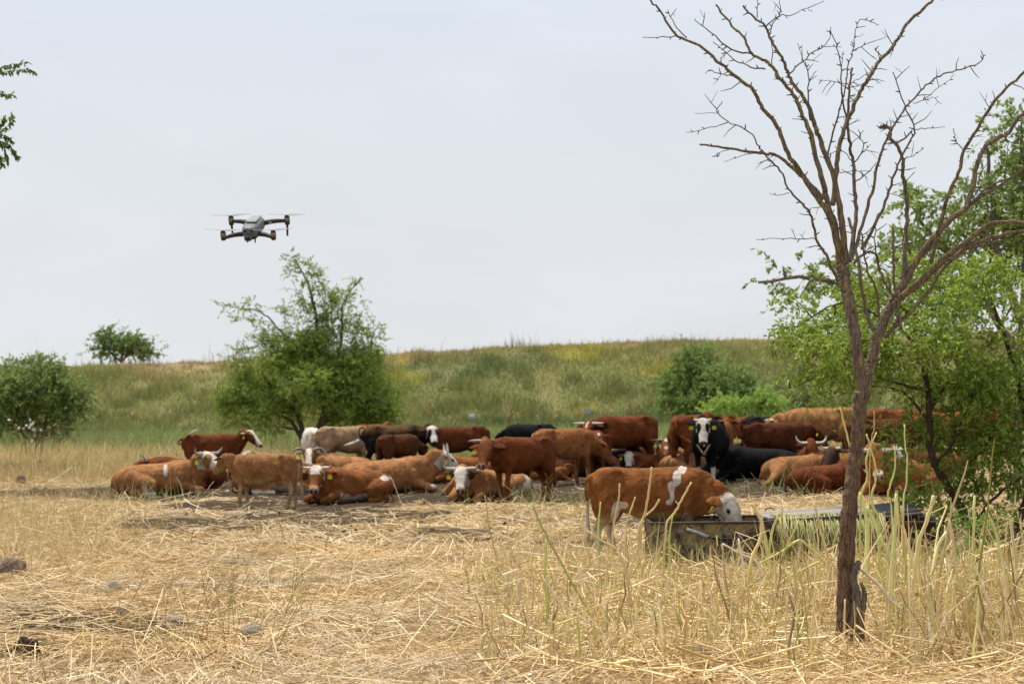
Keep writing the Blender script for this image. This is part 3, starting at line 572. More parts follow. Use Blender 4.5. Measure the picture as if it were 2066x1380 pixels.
# ---- leafy tree at the right, close behind the trough
def right_tree():
    r = np.random.default_rng(61); Y = 20.5; fp = G(1985, 1118); Y = float(fp[1]); 
    root = empty('leafy_tree', (fp[0], Y, float(hg(fp[0], Y)))); base = np.array(root.location)
    tag(root, 'bright green leafy tree with a leaning dark stem at the right', 'tree')
    cl = [(1640, 700, 75, 38, -.3, 1.5), (1600, 670, 45, 26, 0, 1.2), (1680, 640, 80, 44, .3, 1.5), (1640, 750, 65, 30, 0, 1.1), (1720, 720, 85, 54, -.5, 1.3), (1610, 610, 60, 22, .2, .7), (1690, 790, 70, 26, .2, .4), (1760, 620, 70, 60, .5, .8), (1800, 680, 80, 60, -.4, 1), (1770, 760, 70, 40, 0, .6),
          (1860, 590, 80, 60, .2, 1), (1900, 660, 90, 70, -.4, 1.2), (1950, 560, 80, 60, .2, 1), (2020, 600, 80, 70, 0, 1), (1990, 690, 90, 80, -.3, 1.3), (1880, 760, 70, 60, .3, 1), (1960, 800, 90, 70, 0, 1.4), (2040, 780, 70, 90, 0, 1.3),
          (1920, 870, 60, 60, .3, 1.1), (2000, 900, 80, 60, -.2, 1.4), (1960, 960, 70, 50, 0, 1), (2050, 940, 50, 60, 0, 1.2), (1880, 900, 30, 70, .2, .45), (1850, 840, 40, 40, 0, .4), (1830, 1000, 60, 45, -.5, .45), (1880, 1050, 70, 45, -.4, .55), (1850, 1100, 60, 30, -.5, .5), (1960, 1040, 80, 40, .3, .35), (2040, 1020, 50, 60, .2, .5), (1810, 930, 40, 50, -.3, .25), (1790, 880, 40, 30, -.3, .22),
          (1560, 720, 24, 14, 0, .15), (1590, 760, 30, 16, 0, .2), (1840, 540, 60, 30, 0, .7), (1780, 540, 40, 40, .3, .5), (2110, 700, 60, 160, 0, 1), (2110, 900, 60, 100, 0, 1), (1930, 1120, 60, 24, -.2, .3)]
    B, D, Ls = clump_twigs(cl, Y, r, 0, 440, .21, .5, flat=1.0, up=.25)
    nl = 10; pos, ld, tp = sprays(B, D, Ls, nl, .45, r, .2); n = len(pos)
    hue = np.repeat(fbm(B[:, 0] * 3, B[:, 2] * 3, 5) * .6 + r.random(len(B)) * .4, nl)[:, None]; hz = np.clip((pos[:, 2] - 1.2) / 1.6, 0, 1)[:, None] * .35  # upper leaves painted paler and yellower: light from above put into their colour
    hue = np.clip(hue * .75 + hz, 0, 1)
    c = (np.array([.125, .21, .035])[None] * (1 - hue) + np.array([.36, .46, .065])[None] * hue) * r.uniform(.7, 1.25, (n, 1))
    leaf_mesh('foliage', pos - base, ld, r.uniform(.034, .068, n), r.uniform(.009, .016, n), c, M_leaf, root, r)
    twig_mesh('twig', tp - base, .0016, (.13, .12, .06), root)
    mb = MB(); col = (.075, .05, .038); sk = []
    for pts, r0, r1_ in [([(1998, 1140), (1975, 1090), (1955, 1068), (1925, 997), (1889, 946), (1876, 896), (1874, 804), (1859, 703), (1843, 650), (1800, 600)], .055, .02), ([(2010, 1150), (2050, 1060), (2080, 960), (2060, 800), (2020, 660), (1980, 560)], .05, .015), ([(1875, 830), (1920, 760), (1990, 700), (2040, 620)], .022, .008), ([(1878, 790), (1800, 770), (1720, 745), (1660, 760), (1570, 790)], .018, .004),
                         ([(1860, 705), (1780, 640), (1700, 610), (1640, 640), (1560, 690)], .018, .004), ([(1874, 850), (1820, 790), (1740, 780), (1690, 800)], .016, .004), ([(1925, 997), (1890, 1080), (1870, 1150)], .016, .01), ([(1885, 940), (1930, 880), (1960, 800), (2000, 760)], .016, .006), ([(1955, 1068), (2010, 1000), (2066, 960)], .02, .01), ([(1926, 990), (1960, 930), (2020, 880)], .016, .006), ([(1640, 720), (1690, 700), (1760, 690), (1860, 700)], .006, .012), ([(1975, 1090), (2040, 1080), (2100, 1040)], .02, .012), ([(1990, 1130), (1930, 1100), (1860, 1060), (1800, 990)], .015, .004)]:
        Q, R = limb(pts, Y, r0, r1_, col, wob=.006, r=r); sk.append(Q); mb.tube(Q - base, R, 7, col)
    m2 = MB(); crown_limbs(m2, sk, cl, Y, r, col, .011, 5); mb.V += [v - base for v in m2.V]; mb.F += [tuple(i + mb.n for i in f) for f in m2.F]; mb.C += m2.C; mb.n += m2.n
    mb.build('trunk', M_bark, root)
    # long bare-ish arching shoots
    B = np.array([P(a, b_, Y + r.normal(0, .4)) for a, b_ in [(1700 + 18 * i, 700 + r.uniform(-80, 220)) for i in range(20)]]); D = unit(r.normal(0, 1, (20, 3)) + np.array([-.5, 0, .2]))
    tp = sprays(B, D, r.uniform(.3, .7, 20), 1, .5, r)[2]; twig_mesh('shoot', tp - base, .0025, (.17, .15, .07), root)
right_tree()
round_bush('tall_tree', 'tall small leaved grey green tree rising behind the leafy one at the right edge', [(2010, 300, 50, 50, 0, .35), (2060, 240, 40, 40, 0, .5), (2050, 340, 50, 60, 0, .8), (1960, 380, 50, 50, 0, .3), (1900, 440, 70, 50, 0, .5), (1980, 450, 70, 50, .5, .9), (2050, 440, 60, 60, 0, 1.2), (1860, 490, 60, 40, 0, .55), (1940, 510, 80, 40, 0, 1), (2030, 520, 80, 60, .5, 1.2), (1840, 420, 34, 26, 0, .25), (2080, 330, 40, 120, 0, 1), (1640, 545, 50, 14, 0, .5, -.25), (1580, 540, 40, 14, 0, .35, -.3), (1560, 575, 50, 10, 0, .4, -.1), (1680, 580, 60, 20, 0, .55, -.3), (1620, 590, 60, 14, 0, .5, -.3), (1740, 600, 60, 40, 0, .6), (1800, 560, 60, 40, 0, .6), (1690, 545, 40, 20, 0, .3), (1800, 500, 40, 40, 0, .3), (2120, 450, 60, 200, 0, 1)],
           30.0, 15, .36, .085, (.11, .15, .045), (.20, .26, .07), 62, [[(2045, 1030), (2055, 900), (2060, 700), (2070, 500), (2060, 300)], [(2060, 720), (1980, 600), (1900, 500), (1850, 440)], [(2055, 800), (1900, 680), (1760, 600), (1640, 560), (1530, 570)], [(2060, 650), (2010, 500), (2000, 380), (1990, 290)]], foot=(2045, 1024), cat='tree', nl=14, tr=.07, droop=.35, tcol=(.14, .115, .09))
# ---- overhanging branch tips at the left edge; their trunk stands outside the frame
def left_tree():
    r = np.random.default_rng(63); Y = 15.0; fp = P(-330, 1230, Y); root = empty('overhanging_tree', (fp[0], Y, float(hg(fp[0], Y)))); base = np.array(root.location)
    tag(root, 'green leaf sprays hanging into the picture at the left edge', 'tree')
    mb = MB(); col = (.09, .075, .05); P0, D0 = [], []
    lines = [[(-330, 1230), (-310, 900), (-280, 500), (-220, 300), (-160, 200)], [(-280, 500), (-150, 380), (-60, 300), (-10, 270), (20, 250), (22, 232)], [(-220, 300), (-120, 180), (-40, 150), (10, 146), (50, 140), (72, 146)], [(-160, 200), (-60, 170), (-10, 180), (10, 190), (26, 192)], [(-60, 300), (-20, 285), (10, 300), (14, 326)], [(-20, 285), (10, 288), (28, 306), (36, 318)], [(-10, 160), (5, 136), (30, 130), (58, 126)], [(-60, 300), (-30, 262), (0, 248), (8, 240)], [(-40, 330), (-20, 310), (0, 316), (4, 336)], [(-40, 290), (-15, 270), (12, 276), (25, 285)]]
    for i, pts in enumerate(lines):
        Q, R = limb(pts, Y, .06 if i == 0 else .005, .02 if i == 0 else .0012, col, wob=.003, r=r, sub=6); mb.tube(Q - base, R, 5, col)
        if i:
            px = proj(Q)[:, 0]; 
            for a, b_ in zip(Q[:-1], Q[1:]):
                if proj(a)[0] > -120:
                    m_ = 4 if i in (1, 4, 5, 7, 8, 9) else 3
                    for q in range(m_): P0.append(a + (b_ - a) * r.random()); D0.append(unit((b_ - a) / np.linalg.norm(b_ - a) * .3 + r.normal(0, .5, 3) + np.array([0, 0, -.7])))
    # extra foliage towards the trunk outside the frame
    n = 1500; c = P(-220, 330, Y); e = unit(r.normal(0, 1, (n, 3))) * r.random((n, 1)) ** .4 * np.array([.55, .7, .6]); P0 += list(c + e); D0 += list(unit(r.normal(0, 1, (n, 3))))
    P0 = np.array(P0); D0 = np.array(D0); n = len(P0)
    leaf_mesh('foliage', P0 - base, D0, r.uniform(.032, .054, n), r.uniform(.008, .0135, n), colvar((.15, .23, .05), n, r, .35), M_leaf, root, r, .1)
    mb.build('trunk', M_bark, root)
left_tree()

# ---- the bare tree in the foreground
def bare_tree():
    r = np.random.default_rng(71); g = G(1704, 1312); Y0 = float(g[1]); px2m = Y0 / F0
    root = empty('bare_tree', (g[0], Y0, float(hg(g[0], Y0)) - .02)); base = np.array(root.location)
    tag(root, 'leafless brown tree with a forked lichen spotted trunk in the foreground', 'tree')
    placed = []                                     # (px, py, Y) of everything built so far
    def Zt(x, y): return 1280 + x / 2.464, y / 2.464
    def bcol(Q, lich, r):
        n = len(Q); w = np.clip((fbm(Q[:, 2] * 6, Q[:, 0] * 6, 3) - .45) * 4 * lich, 0, 1)[:, None]
        g1 = np.array([.135, .070, .038]); g2 = np.array([.19, .155, .12]); ye = np.array([.22, .155, .04])
        m = fbm(Q[:, 2] * 3, Q[:, 0] * 3, 9)[:, None]; m = np.clip(m * .5 + .5 * smooth(.8, 1.8, Q[:, 2])[:, None], 0, 1); return (g1 * (1 - m) + g2 * m) * (1 - w) + ye * w
    def ring_cols(Q, n, lich, r):
        c = np.repeat(bcol(Q, 0, r), n, 0); k = len(Q)
        u = r.random((k * n, 1)); w = ((u < lich * .45) * 1.0); c = c * (1 - w * .85) + np.array([.30, .22, .055]) * w * .85
        return c
    def branch(mb, pts, r0, r1, n=6, lich=.4, Ystart=None, drift=None, sub=5, zc=True, knots=True, spurs=True):
        pts = [Zt(*p) if zc else p for p in pts]
        if Ystart is None:
            a = np.array(placed); j = np.argmin((a[:, 0] - pts[0][0]) ** 2 + (a[:, 1] - pts[0][1]) ** 2); Ystart = a[j, 2]
        q = catmull(np.array(pts, float), sub); q[1:-1] += r.normal(0, .9, q[1:-1].shape)
        Lc = np.concatenate([[0], np.cumsum(np.linalg.norm(np.diff(q, axis=0), axis=1))])
        drift = r.uniform(-.55, .55) if drift is None else drift
        Ys = Ystart + drift * Lc * px2m + .05 * np.sin(Lc / 60 + r.random() * 6) * (Lc / (Lc[-1] + 1)) 
        Q = np.array([P(a, b_, y) for (a, b_), y in zip(q, Ys)])
        t = Lc / Lc[-1]; R = (r0 * (1 - t) ** 1.15 + r1 * (1 - (1 - t) ** 1.15)) * px2m * .71; R = R * r.uniform(.95, 1.06, len(R))
        jit = r.uniform(.93, 1.07, (len(Q), n)) if n > 5 else None
        V, F = tube(Q - base, R, n, True, 1, (0.3, 1, .2), jit); cc = ring_cols(Q, n, lich, r); cc = np.vstack([cc, cc[:1], cc[-1:]]); mb.add(V, F, cc)
        for (a, b_), y in zip(q, Ys): placed.append((a, b_, y))
        if spurs:
            for i in range(2, len(q) - 1):
                if r.random() < .42:
                    d = q[i + 1] - q[i - 1]; d = d / (np.linalg.norm(d) + 1e-6); s = np.array([-d[1], d[0]]) * r.choice([-1, 1]); e = d * .5 + s * r.uniform(.5, 1.2); Ln = r.uniform(4, 12) if r.random() < .75 else r.uniform(16, 40)
                    p1 = q[i] + e * Ln; y1 = Ys[i] + r.normal(0, .6) * Ln * px2m; a3 = P(q[i][0], q[i][1], Ys[i]); b3 = P(p1[0], p1[1], y1); m3 = (a3 + b3) / 2 + r.normal(0, .05, 3) * Ln * px2m
                    rr = min(1.6, r1 + .5) * px2m * (1 if Ln < 16 else .7); mb.tube(np.array([a3, m3, b3]) - base, [rr, rr * .8, rr * .45], 4, (.10, .08, .065))
                    if Ln > 16 and r.random() < .7: c3 = m3 + (b3 - a3) * .2 + r.normal(0, .35, 3) * Ln * px2m; mb.tube(np.array([m3, c3]) - base, [rr * .6, rr * .35], 3, (.10, .08, .065))
        return Q
    mb = MB()
    branch(mb, [(1700, 1330), (1704, 1290), (1706, 1200), (1709, 1100), (1717, 1000), (1726, 920), (1733, 850), (1737, 790)], 25, 20, 14, .02, Y0, .02, 8, False, spurs=False)
    branch(mb, [(1742, 800), (1734, 740), (1727, 690), (1720, 640), (1711, 600), (1704, 565), (1700, 535)], 16, 17, 12, .25, None, .03, 8, False, spurs=False)
    branch(mb, [(1741, 810), (1751, 760), (1757, 735), (1763, 706), (1773, 672), (1782, 650), (1800, 615), (1825, 580)], 16, 15, 12, .25, None, .25, 8, False, spurs=False)
    mb.build('trunk', M_speck, root)
    main = [
        ([(1035, 1310), (1000, 1180), (960, 1060), (870, 930), (820, 850), (750, 740), (710, 630), (640, 540), (590, 450), (500, 380), (430, 320), (320, 230), (215, 180), (165, 120), (130, 60), (75, 0), (60, -40)], 9, 2.4, .5, -.35, [([(215, 182), (140, 185), (40, 188)], 1.8, 1), ([(260, 190), (200, 120), (165, 50)], 1.8, 1), ([(490, 380), (430, 370), (370, 350)], 2, 1), ([(430, 378), (392, 425)], 1, .6)]),
        ([(1020, 1310), (1000, 1150), (960, 1010), (935, 900), (900, 770), (870, 650), (820, 540), (790, 470), (720, 390), (690, 340), (640, 300), (580, 265), (545, 190), (470, 110), (405, 25)], 10.5, 2.6, .8, .15, [([(580, 268), (500, 255), (430, 210), (390, 170), (320, 120), (300, 95)], 3, 1.2), ([(650, 345), (580, 335), (500, 300), (440, 250), (390, 210)], 2.6, 1.2), ([(780, 455), (740, 400), (690, 395)], 2, 1)]),
        ([(1050, 1310), (1030, 1100), (1000, 920), (950, 770), (910, 660), (880, 570), (850, 500), (790, 420), (765, 370), (740, 300), (700, 240), (670, 180), (650, 130), (590, 85), (540, 30)], 10.5, 2.6, .4, -.1, [([(670, 180), (690, 120), (725, 65), (722, 0)], 1.8, 1), ([(650, 135), (720, 82), (790, 75), (850, 45), (885, 60)], 2, .8), ([(683, 325), (684, 230), (675, 185)], 1.8, 1), ([(775, 365), (830, 310), (900, 255), (940, 235), (975, 175), (975, 135)], 2.4, 1), ([(940, 235), (1030, 235)], 1.2, .8), ([(610, 90), (610, 0)], 1.6, 1), ([(875, 600), (862, 480), (868, 400), (850, 310)], 3, 1.4), ([(868, 405), (905, 355)], 1.6, 1), ([(850, 330), (812, 215)], 1.4, .8)]),
        ([(1070, 1300), (1100, 1100), (1095, 950), (1090, 830), (1070, 720), (1062, 600), (1068, 450), (1083, 340)], 7, 3, .1, .3, [([(1090, 810), (1125, 770), (1140, 720), (1120, 680), (1140, 650)], 2.2, 1), ([(1120, 775), (1175, 720)], 1.2, .8), ([(1100, 900), (1160, 860), (1200, 810)], 2, 1), ([(1020, 860), (1100, 850), (1180, 850)], 1.4, .8), ([(1080, 800), (1030, 750), (960, 770)], 1.6, 1)]),
        ([(985, 1020), (1005, 850), (1020, 720), (1060, 600), (1110, 480), (1160, 400), (1190, 350), (1230, 290), (1300, 215), (1350, 125), (1420, 60), (1485, 0), (1520, -40)], 7.5, 4, .35, .2, [([(1230, 290), (1195, 240)], 2, 1.4), ([(1300, 225), (1285, 230)], 2, 1.5)]),
        ([(960, 770), (990, 660), (1020, 540), (1050, 440), (1060, 330), (1090, 250), (1095, 170), (1120, 100), (1170, 110), (1215, 125)], 3, 1, .1, .1, [([(1095, 250), (1160, 220), (1250, 185)], 1.6, .8), ([(1095, 190), (1145, 172)], 1, .6)]),
        ([(1058, 640), (1035, 480), (1025, 330), (1000, 220), (985, 175), (955, 155)], 3, 1.2, .1, -.3, [([(1055, 420), (980, 405), (915, 400)], 1.4, .8), ([(1060, 425), (1085, 410), (1150, 370), (1190, 350)], 1.4, .8), ([(1030, 330), (1040, 255)], 1, .8), ([(1040, 500), (1100, 475)], 1, .7)]),
        ([(1080, 1290), (1130, 1120), (1180, 960), (1215, 800), (1260, 680), (1300, 610), (1345, 540), (1390, 490), (1450, 425), (1520, 380), (1620, 345), (1700, 325), (1745, 275)], 5.5, 1.6, .4, .25, [([(1385, 515), (1450, 495), (1510, 480)], 1.3, .8), ([(1440, 495), (1540, 420), (1590, 370)], 1.3, .8)]),
        ([(1130, 1240), (1210, 1090), (1270, 950), (1310, 820), (1360, 720), (1392, 645), (1340, 520), (1285, 360)], 5, 1.4, .1, -.2, [([(1395, 645), (1460, 642), (1545, 632)], 1.5, .8), ([(1345, 790), (1390, 770), (1440, 735)], 1.3, .8)]),
        ([(1275, 1520), (1310, 1440), (1335, 1390), (1350, 1180), (1355, 1000), (1335, 880), (1335, 800), (1300, 720), (1275, 690), (1270, 640), (1240, 625), (1220, 640)], 7.5, 4.5, .1, .05, [([(1300, 715), (1340, 690), (1380, 650)], 3, 2.5)]),
        ([(1475, 1310), (1510, 1160), (1560, 980), (1610, 860), (1640, 740), (1700, 650), (1750, 560), (1830, 460), (1937, 360), (2020, 300)], 6, 3.5, .6, -.3, [([(1635, 750), (1600, 700), (1585, 640)], 1.6, 1.2)]),
        ([(1257, 1552), (1345, 1400), (1420, 1270), (1490, 1180), (1570, 1090), (1640, 1040), (1680, 940), (1700, 830), (1740, 740), (1800, 690), (1860, 660), (1900, 600), (1940, 560), (2000, 500)], 12, 5, .3, .1, [([(1640, 1040), (1750, 960), (1850, 900), (1940, 830), (2010, 780)], 5.5, 3.5), ([(1660, 1020), (1740, 950), (1800, 910), (1880, 880)], 4.5, 2.5), ([(1790, 700), (1840, 670), (1860, 720)], 2.5, 1.5), ([(1845, 900), (1855, 720)], 1.6, 1.1), ([(1720, 900), (1710, 880), (1730, 940)], 1.6, 1)]),
        ([(1257, 1552), (1350, 1455), (1430, 1390), (1530, 1290), (1640, 1210), (1700, 1160), (1790, 1110), (1940, 1108), (2020, 1110)], 10, 5.5, .4, -.25, [([(1640, 1230), (1720, 1225), (1800, 1200), (1880, 1190)], 3.5, 2)]),
        ([(1270, 1530), (1350, 1462), (1440, 1395), (1560, 1290), (1700, 1210), (1800, 1175), (1940, 1150), (2040, 1140)], 8, 4.5, .4, .2, []),
        ([(1010, 1400), (950, 1270), (905, 1190), (880, 1080), (850, 1030), (775, 955), (725, 850), (660, 780), (620, 730), (570, 655), (465, 605), (410, 555), (437, 505)], 4.5, 1.2, .1, -.15, [([(905, 1190), (820, 1188), (740, 1185), (605, 1192)], 1.6, .9), ([(410, 565), (300, 563)], 1, .7), ([(465, 610), (380, 635), (258, 660)], 1.6, .8), ([(770, 960), (710, 972), (672, 962)], 1.2, .8), ([(945, 1290), (915, 1288)], 1, .8)]),
        ([(940, 990), (870, 910), (800, 850), (710, 775), (620, 765), (470, 740), (325, 720)], 6.5, 2.6, .5, -.2, [([(620, 765), (530, 775), (445, 805)], 1.4, .8), ([(470, 745), (420, 760), (405, 780)], 1.2, .7)]),
        ([(1090, 1310), (1150, 1255), (1200, 1265), (1215, 1330), (1250, 1420), (1290, 1480), (1300, 1560), (1330, 1640)], 3.5, 3.5, .1, 0, [([(1200, 1265), (1195, 1110)], 2.2, 1.5)]),
        ([(1325, 1600), (1300, 1450), (1288, 1330), (1283, 1130)], 4, 3, 0, -.2, [])]
    fullframe = [([(1768, 670), (1750, 640), (1742, 600), (1733, 540), (1722, 480), (1712, 440)], 7, 4, .5), ([(1774, 640), (1768, 590), (1750, 545), (1742, 500), (1738, 470)], 4, 2, .1),
                 ([(1784, 680), (1810, 655), (1845, 622), (1880, 580), (1900, 545), (1950, 500), (2000, 465)], 6, 3, .1)]
    for pts, r0, r1, lich, dr, subs in main:
        m = MB(); branch(m, pts, r0, r1, 8, lich, None, dr)
        for sp, a, b_ in subs: branch(m, sp, a, b_, 5, lich * .4, None, None, 4)
        m.build('branch', M_speck, root)
    for pts, r0, r1, lich in fullframe:
        m = MB(); branch(m, pts, r0, r1, 8, lich, None, None, 5, False); m.build('branch', M_speck, root)
    # weathered stump beside the trunk
    g2 = G(1716, 1316); st = empty('dead_stump', (g2[0], g2[1], float(hg(g2[0], g2[1])) - .02)); b2 = np.array(st.location)
    tag(st, 'split grey dead stump leaning against the foot of the bare tree', 'stump')
    m = MB(); Ys_ = float(g2[1]) + .05
    for pts, ra in [([(1718, 1320), (1720, 1280), (1728, 1230), (1727, 1195), (1722, 1165), (1727, 1145), (1733, 1132)], [16, 15, 12, 12, 10, 10, 6]), ([(1735, 1290), (1740, 1235), (1745, 1200), (1738, 1175)], [10, 8, 7, 3]), ([(1708, 1318), (1716, 1290), (1722, 1260)], [16, 12, 8])]:
        Q = catmull([P(a, b_, Ys_) for a, b_ in pts], 4); R = np.interp(np.linspace(0, 1, len(Q)), np.linspace(0, 1, len(ra)), ra) * px2m * .8
        V, F = tube(Q - b2, R, 9, True, 1, (.2, 1, 0), r.uniform(.75, 1.2, (len(Q), 9))); m.add(V, F, (.17, .13, .10))
    m.build('stump', M_speck, st)
bare_tree()
# ================================================================ CATTLE
def rotm(yaw, pitch=0.0, roll=0.0):
    cy, sy, cp, sp, cr, sr = math.cos(yaw), math.sin(yaw), math.cos(pitch), math.sin(pitch), math.cos(roll), math.sin(roll)
    Rz = np.array([[cy, -sy, 0], [sy, cy, 0], [0, 0, 1.0]]); Ry = np.array([[cp, 0, sp], [0, 1.0, 0], [-sp, 0, cp]]); Rx = np.array([[1.0, 0, 0], [0, cr, -sr], [0, sr, cr]])
    return Rz @ Ry @ Rx
def loft(st, sub=4, n=18, up=(0, 0, 1), ex=2.3, R=None, T0=None):
    """st rows: x, y, z, half width, half height above, half height below"""
    Q = catmull(np.array(st, float), sub); Q[:, 3:] = np.maximum(Q[:, 3:], .004)
    T, S, U = frames(Q[:, :3], up); a = np.arange(n) * 2 * math.pi / n
    ca = np.sign(np.cos(a)) * np.abs(np.cos(a)) ** (2 / ex); sa = np.sign(np.sin(a)) * np.abs(np.sin(a)) ** (2 / ex)
    hv = np.where(sa[None, :] > 0, Q[:, 4:5], Q[:, 5:6])
    V = (Q[:, None, :3] + S[:, None] * (ca[None, :] * Q[:, 3:4])[:, :, None] + U[:, None] * (sa[None, :] * hv)[:, :, None]).reshape(-1, 3)
    k = len(Q); F = [(i * n + j, i * n + (j + 1) % n, (i + 1) * n + (j + 1) % n, (i + 1) * n + j) for i in range(k - 1) for j in range(n)]
    V = np.vstack([V, Q[0, :3] - T[0] * Q[0, 3] * .5, Q[-1, :3] + T[-1] * Q[-1, 3] * .5]); b = k * n
    F += [(b, (j + 1) % n, j) for j in range(n)] + [(b + 1, (k - 1) * n + j, (k - 1) * n + (j + 1) % n) for j in range(n)]
    if R is not None: V = V @ R.T
    if T0 is not None: V = V + T0
    return V, F
def ellip(c, r3, n=10, m=14):
    th = np.linspace(0, math.pi, n); V = []; F = []
    for t_ in th:
        for j in range(m):
            p = 2 * math.pi * j / m; V.append((math.sin(t_) * math.cos(p), math.sin(t_) * math.sin(p), math.cos(t_)))
    for i in range(n - 1):
        for j in range(m): F.append((i * m + j, (i + 1) * m + j, (i + 1) * m + (j + 1) % m, i * m + (j + 1) % m))
    return np.array(V) * np.array(r3) + np.array(c), F
def leg(pts):   # pts rows: x,y,z,r ; a gently elliptical tapering limb
    return loft([(x, y, z, r, r * 1.15, r * 1.15) for x, y, z, r in pts], 4, 12, up=(0, 1, 0), ex=2.0)

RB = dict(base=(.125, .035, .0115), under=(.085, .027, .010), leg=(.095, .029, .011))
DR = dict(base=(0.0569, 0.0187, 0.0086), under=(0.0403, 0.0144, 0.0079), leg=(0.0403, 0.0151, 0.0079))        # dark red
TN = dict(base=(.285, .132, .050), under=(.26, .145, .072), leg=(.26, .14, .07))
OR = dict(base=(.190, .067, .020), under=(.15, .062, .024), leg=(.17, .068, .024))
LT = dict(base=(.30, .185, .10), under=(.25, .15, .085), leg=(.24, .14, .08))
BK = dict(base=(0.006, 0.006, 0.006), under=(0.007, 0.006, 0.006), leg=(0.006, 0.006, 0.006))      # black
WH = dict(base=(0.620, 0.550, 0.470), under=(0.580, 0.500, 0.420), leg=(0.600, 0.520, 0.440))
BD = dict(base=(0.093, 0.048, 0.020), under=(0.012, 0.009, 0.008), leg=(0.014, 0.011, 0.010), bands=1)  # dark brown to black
WHITE = np.array([.52, .455, .38]); PINK = np.array([.33, .17, .13]); MUZ = np.array([.10, .06, .05])

STAND = [(-.90, 0, 1.13, .07, .13, .15), (-.80, 0, 1.10, .19, .21, .26), (-.60, 0, 1.07, .250, .265, .31), (-.34, 0, 1.0, .285, .315, .34), (.02, 0, .95, .325, .37, .41), (.30, 0, .95, .30, .375, .40), (.50, 0, .99, .245, .355, .40), (.66, 0, 1.02, .18, .28, .36), (.78, 0, 1.0, .10, .16, .24)]
LIE = [(-.88, 0, .36, .12, .14, .20), (-.74, 0, .37, .27, .25, .34), (-.50, 0, .385, .37, .315, .37), (-.20, 0, .385, .41, .335, .37), (.10, 0, .39, .40, .355, .37), (.36, 0, .42, .33, .37, .40), (.56, 0, .46, .25, .365, .40), (.70, 0, .50, .18, .27, .36), (.80, 0, .50, .10, .15, .22)]
def flesh(kind, calf):
    st = np.array(STAND if kind == 'stand' else LIE, float)
    if kind == 'lie': st[:, 2] *= .84; st[:, 4:] *= .84
    if calf and kind == 'stand': st[:, 3] *= .90; st[:, 5] *= .90
    if calf and kind == 'lie': st[:, 3:] *= .92
    return st
_cow_n = [0]
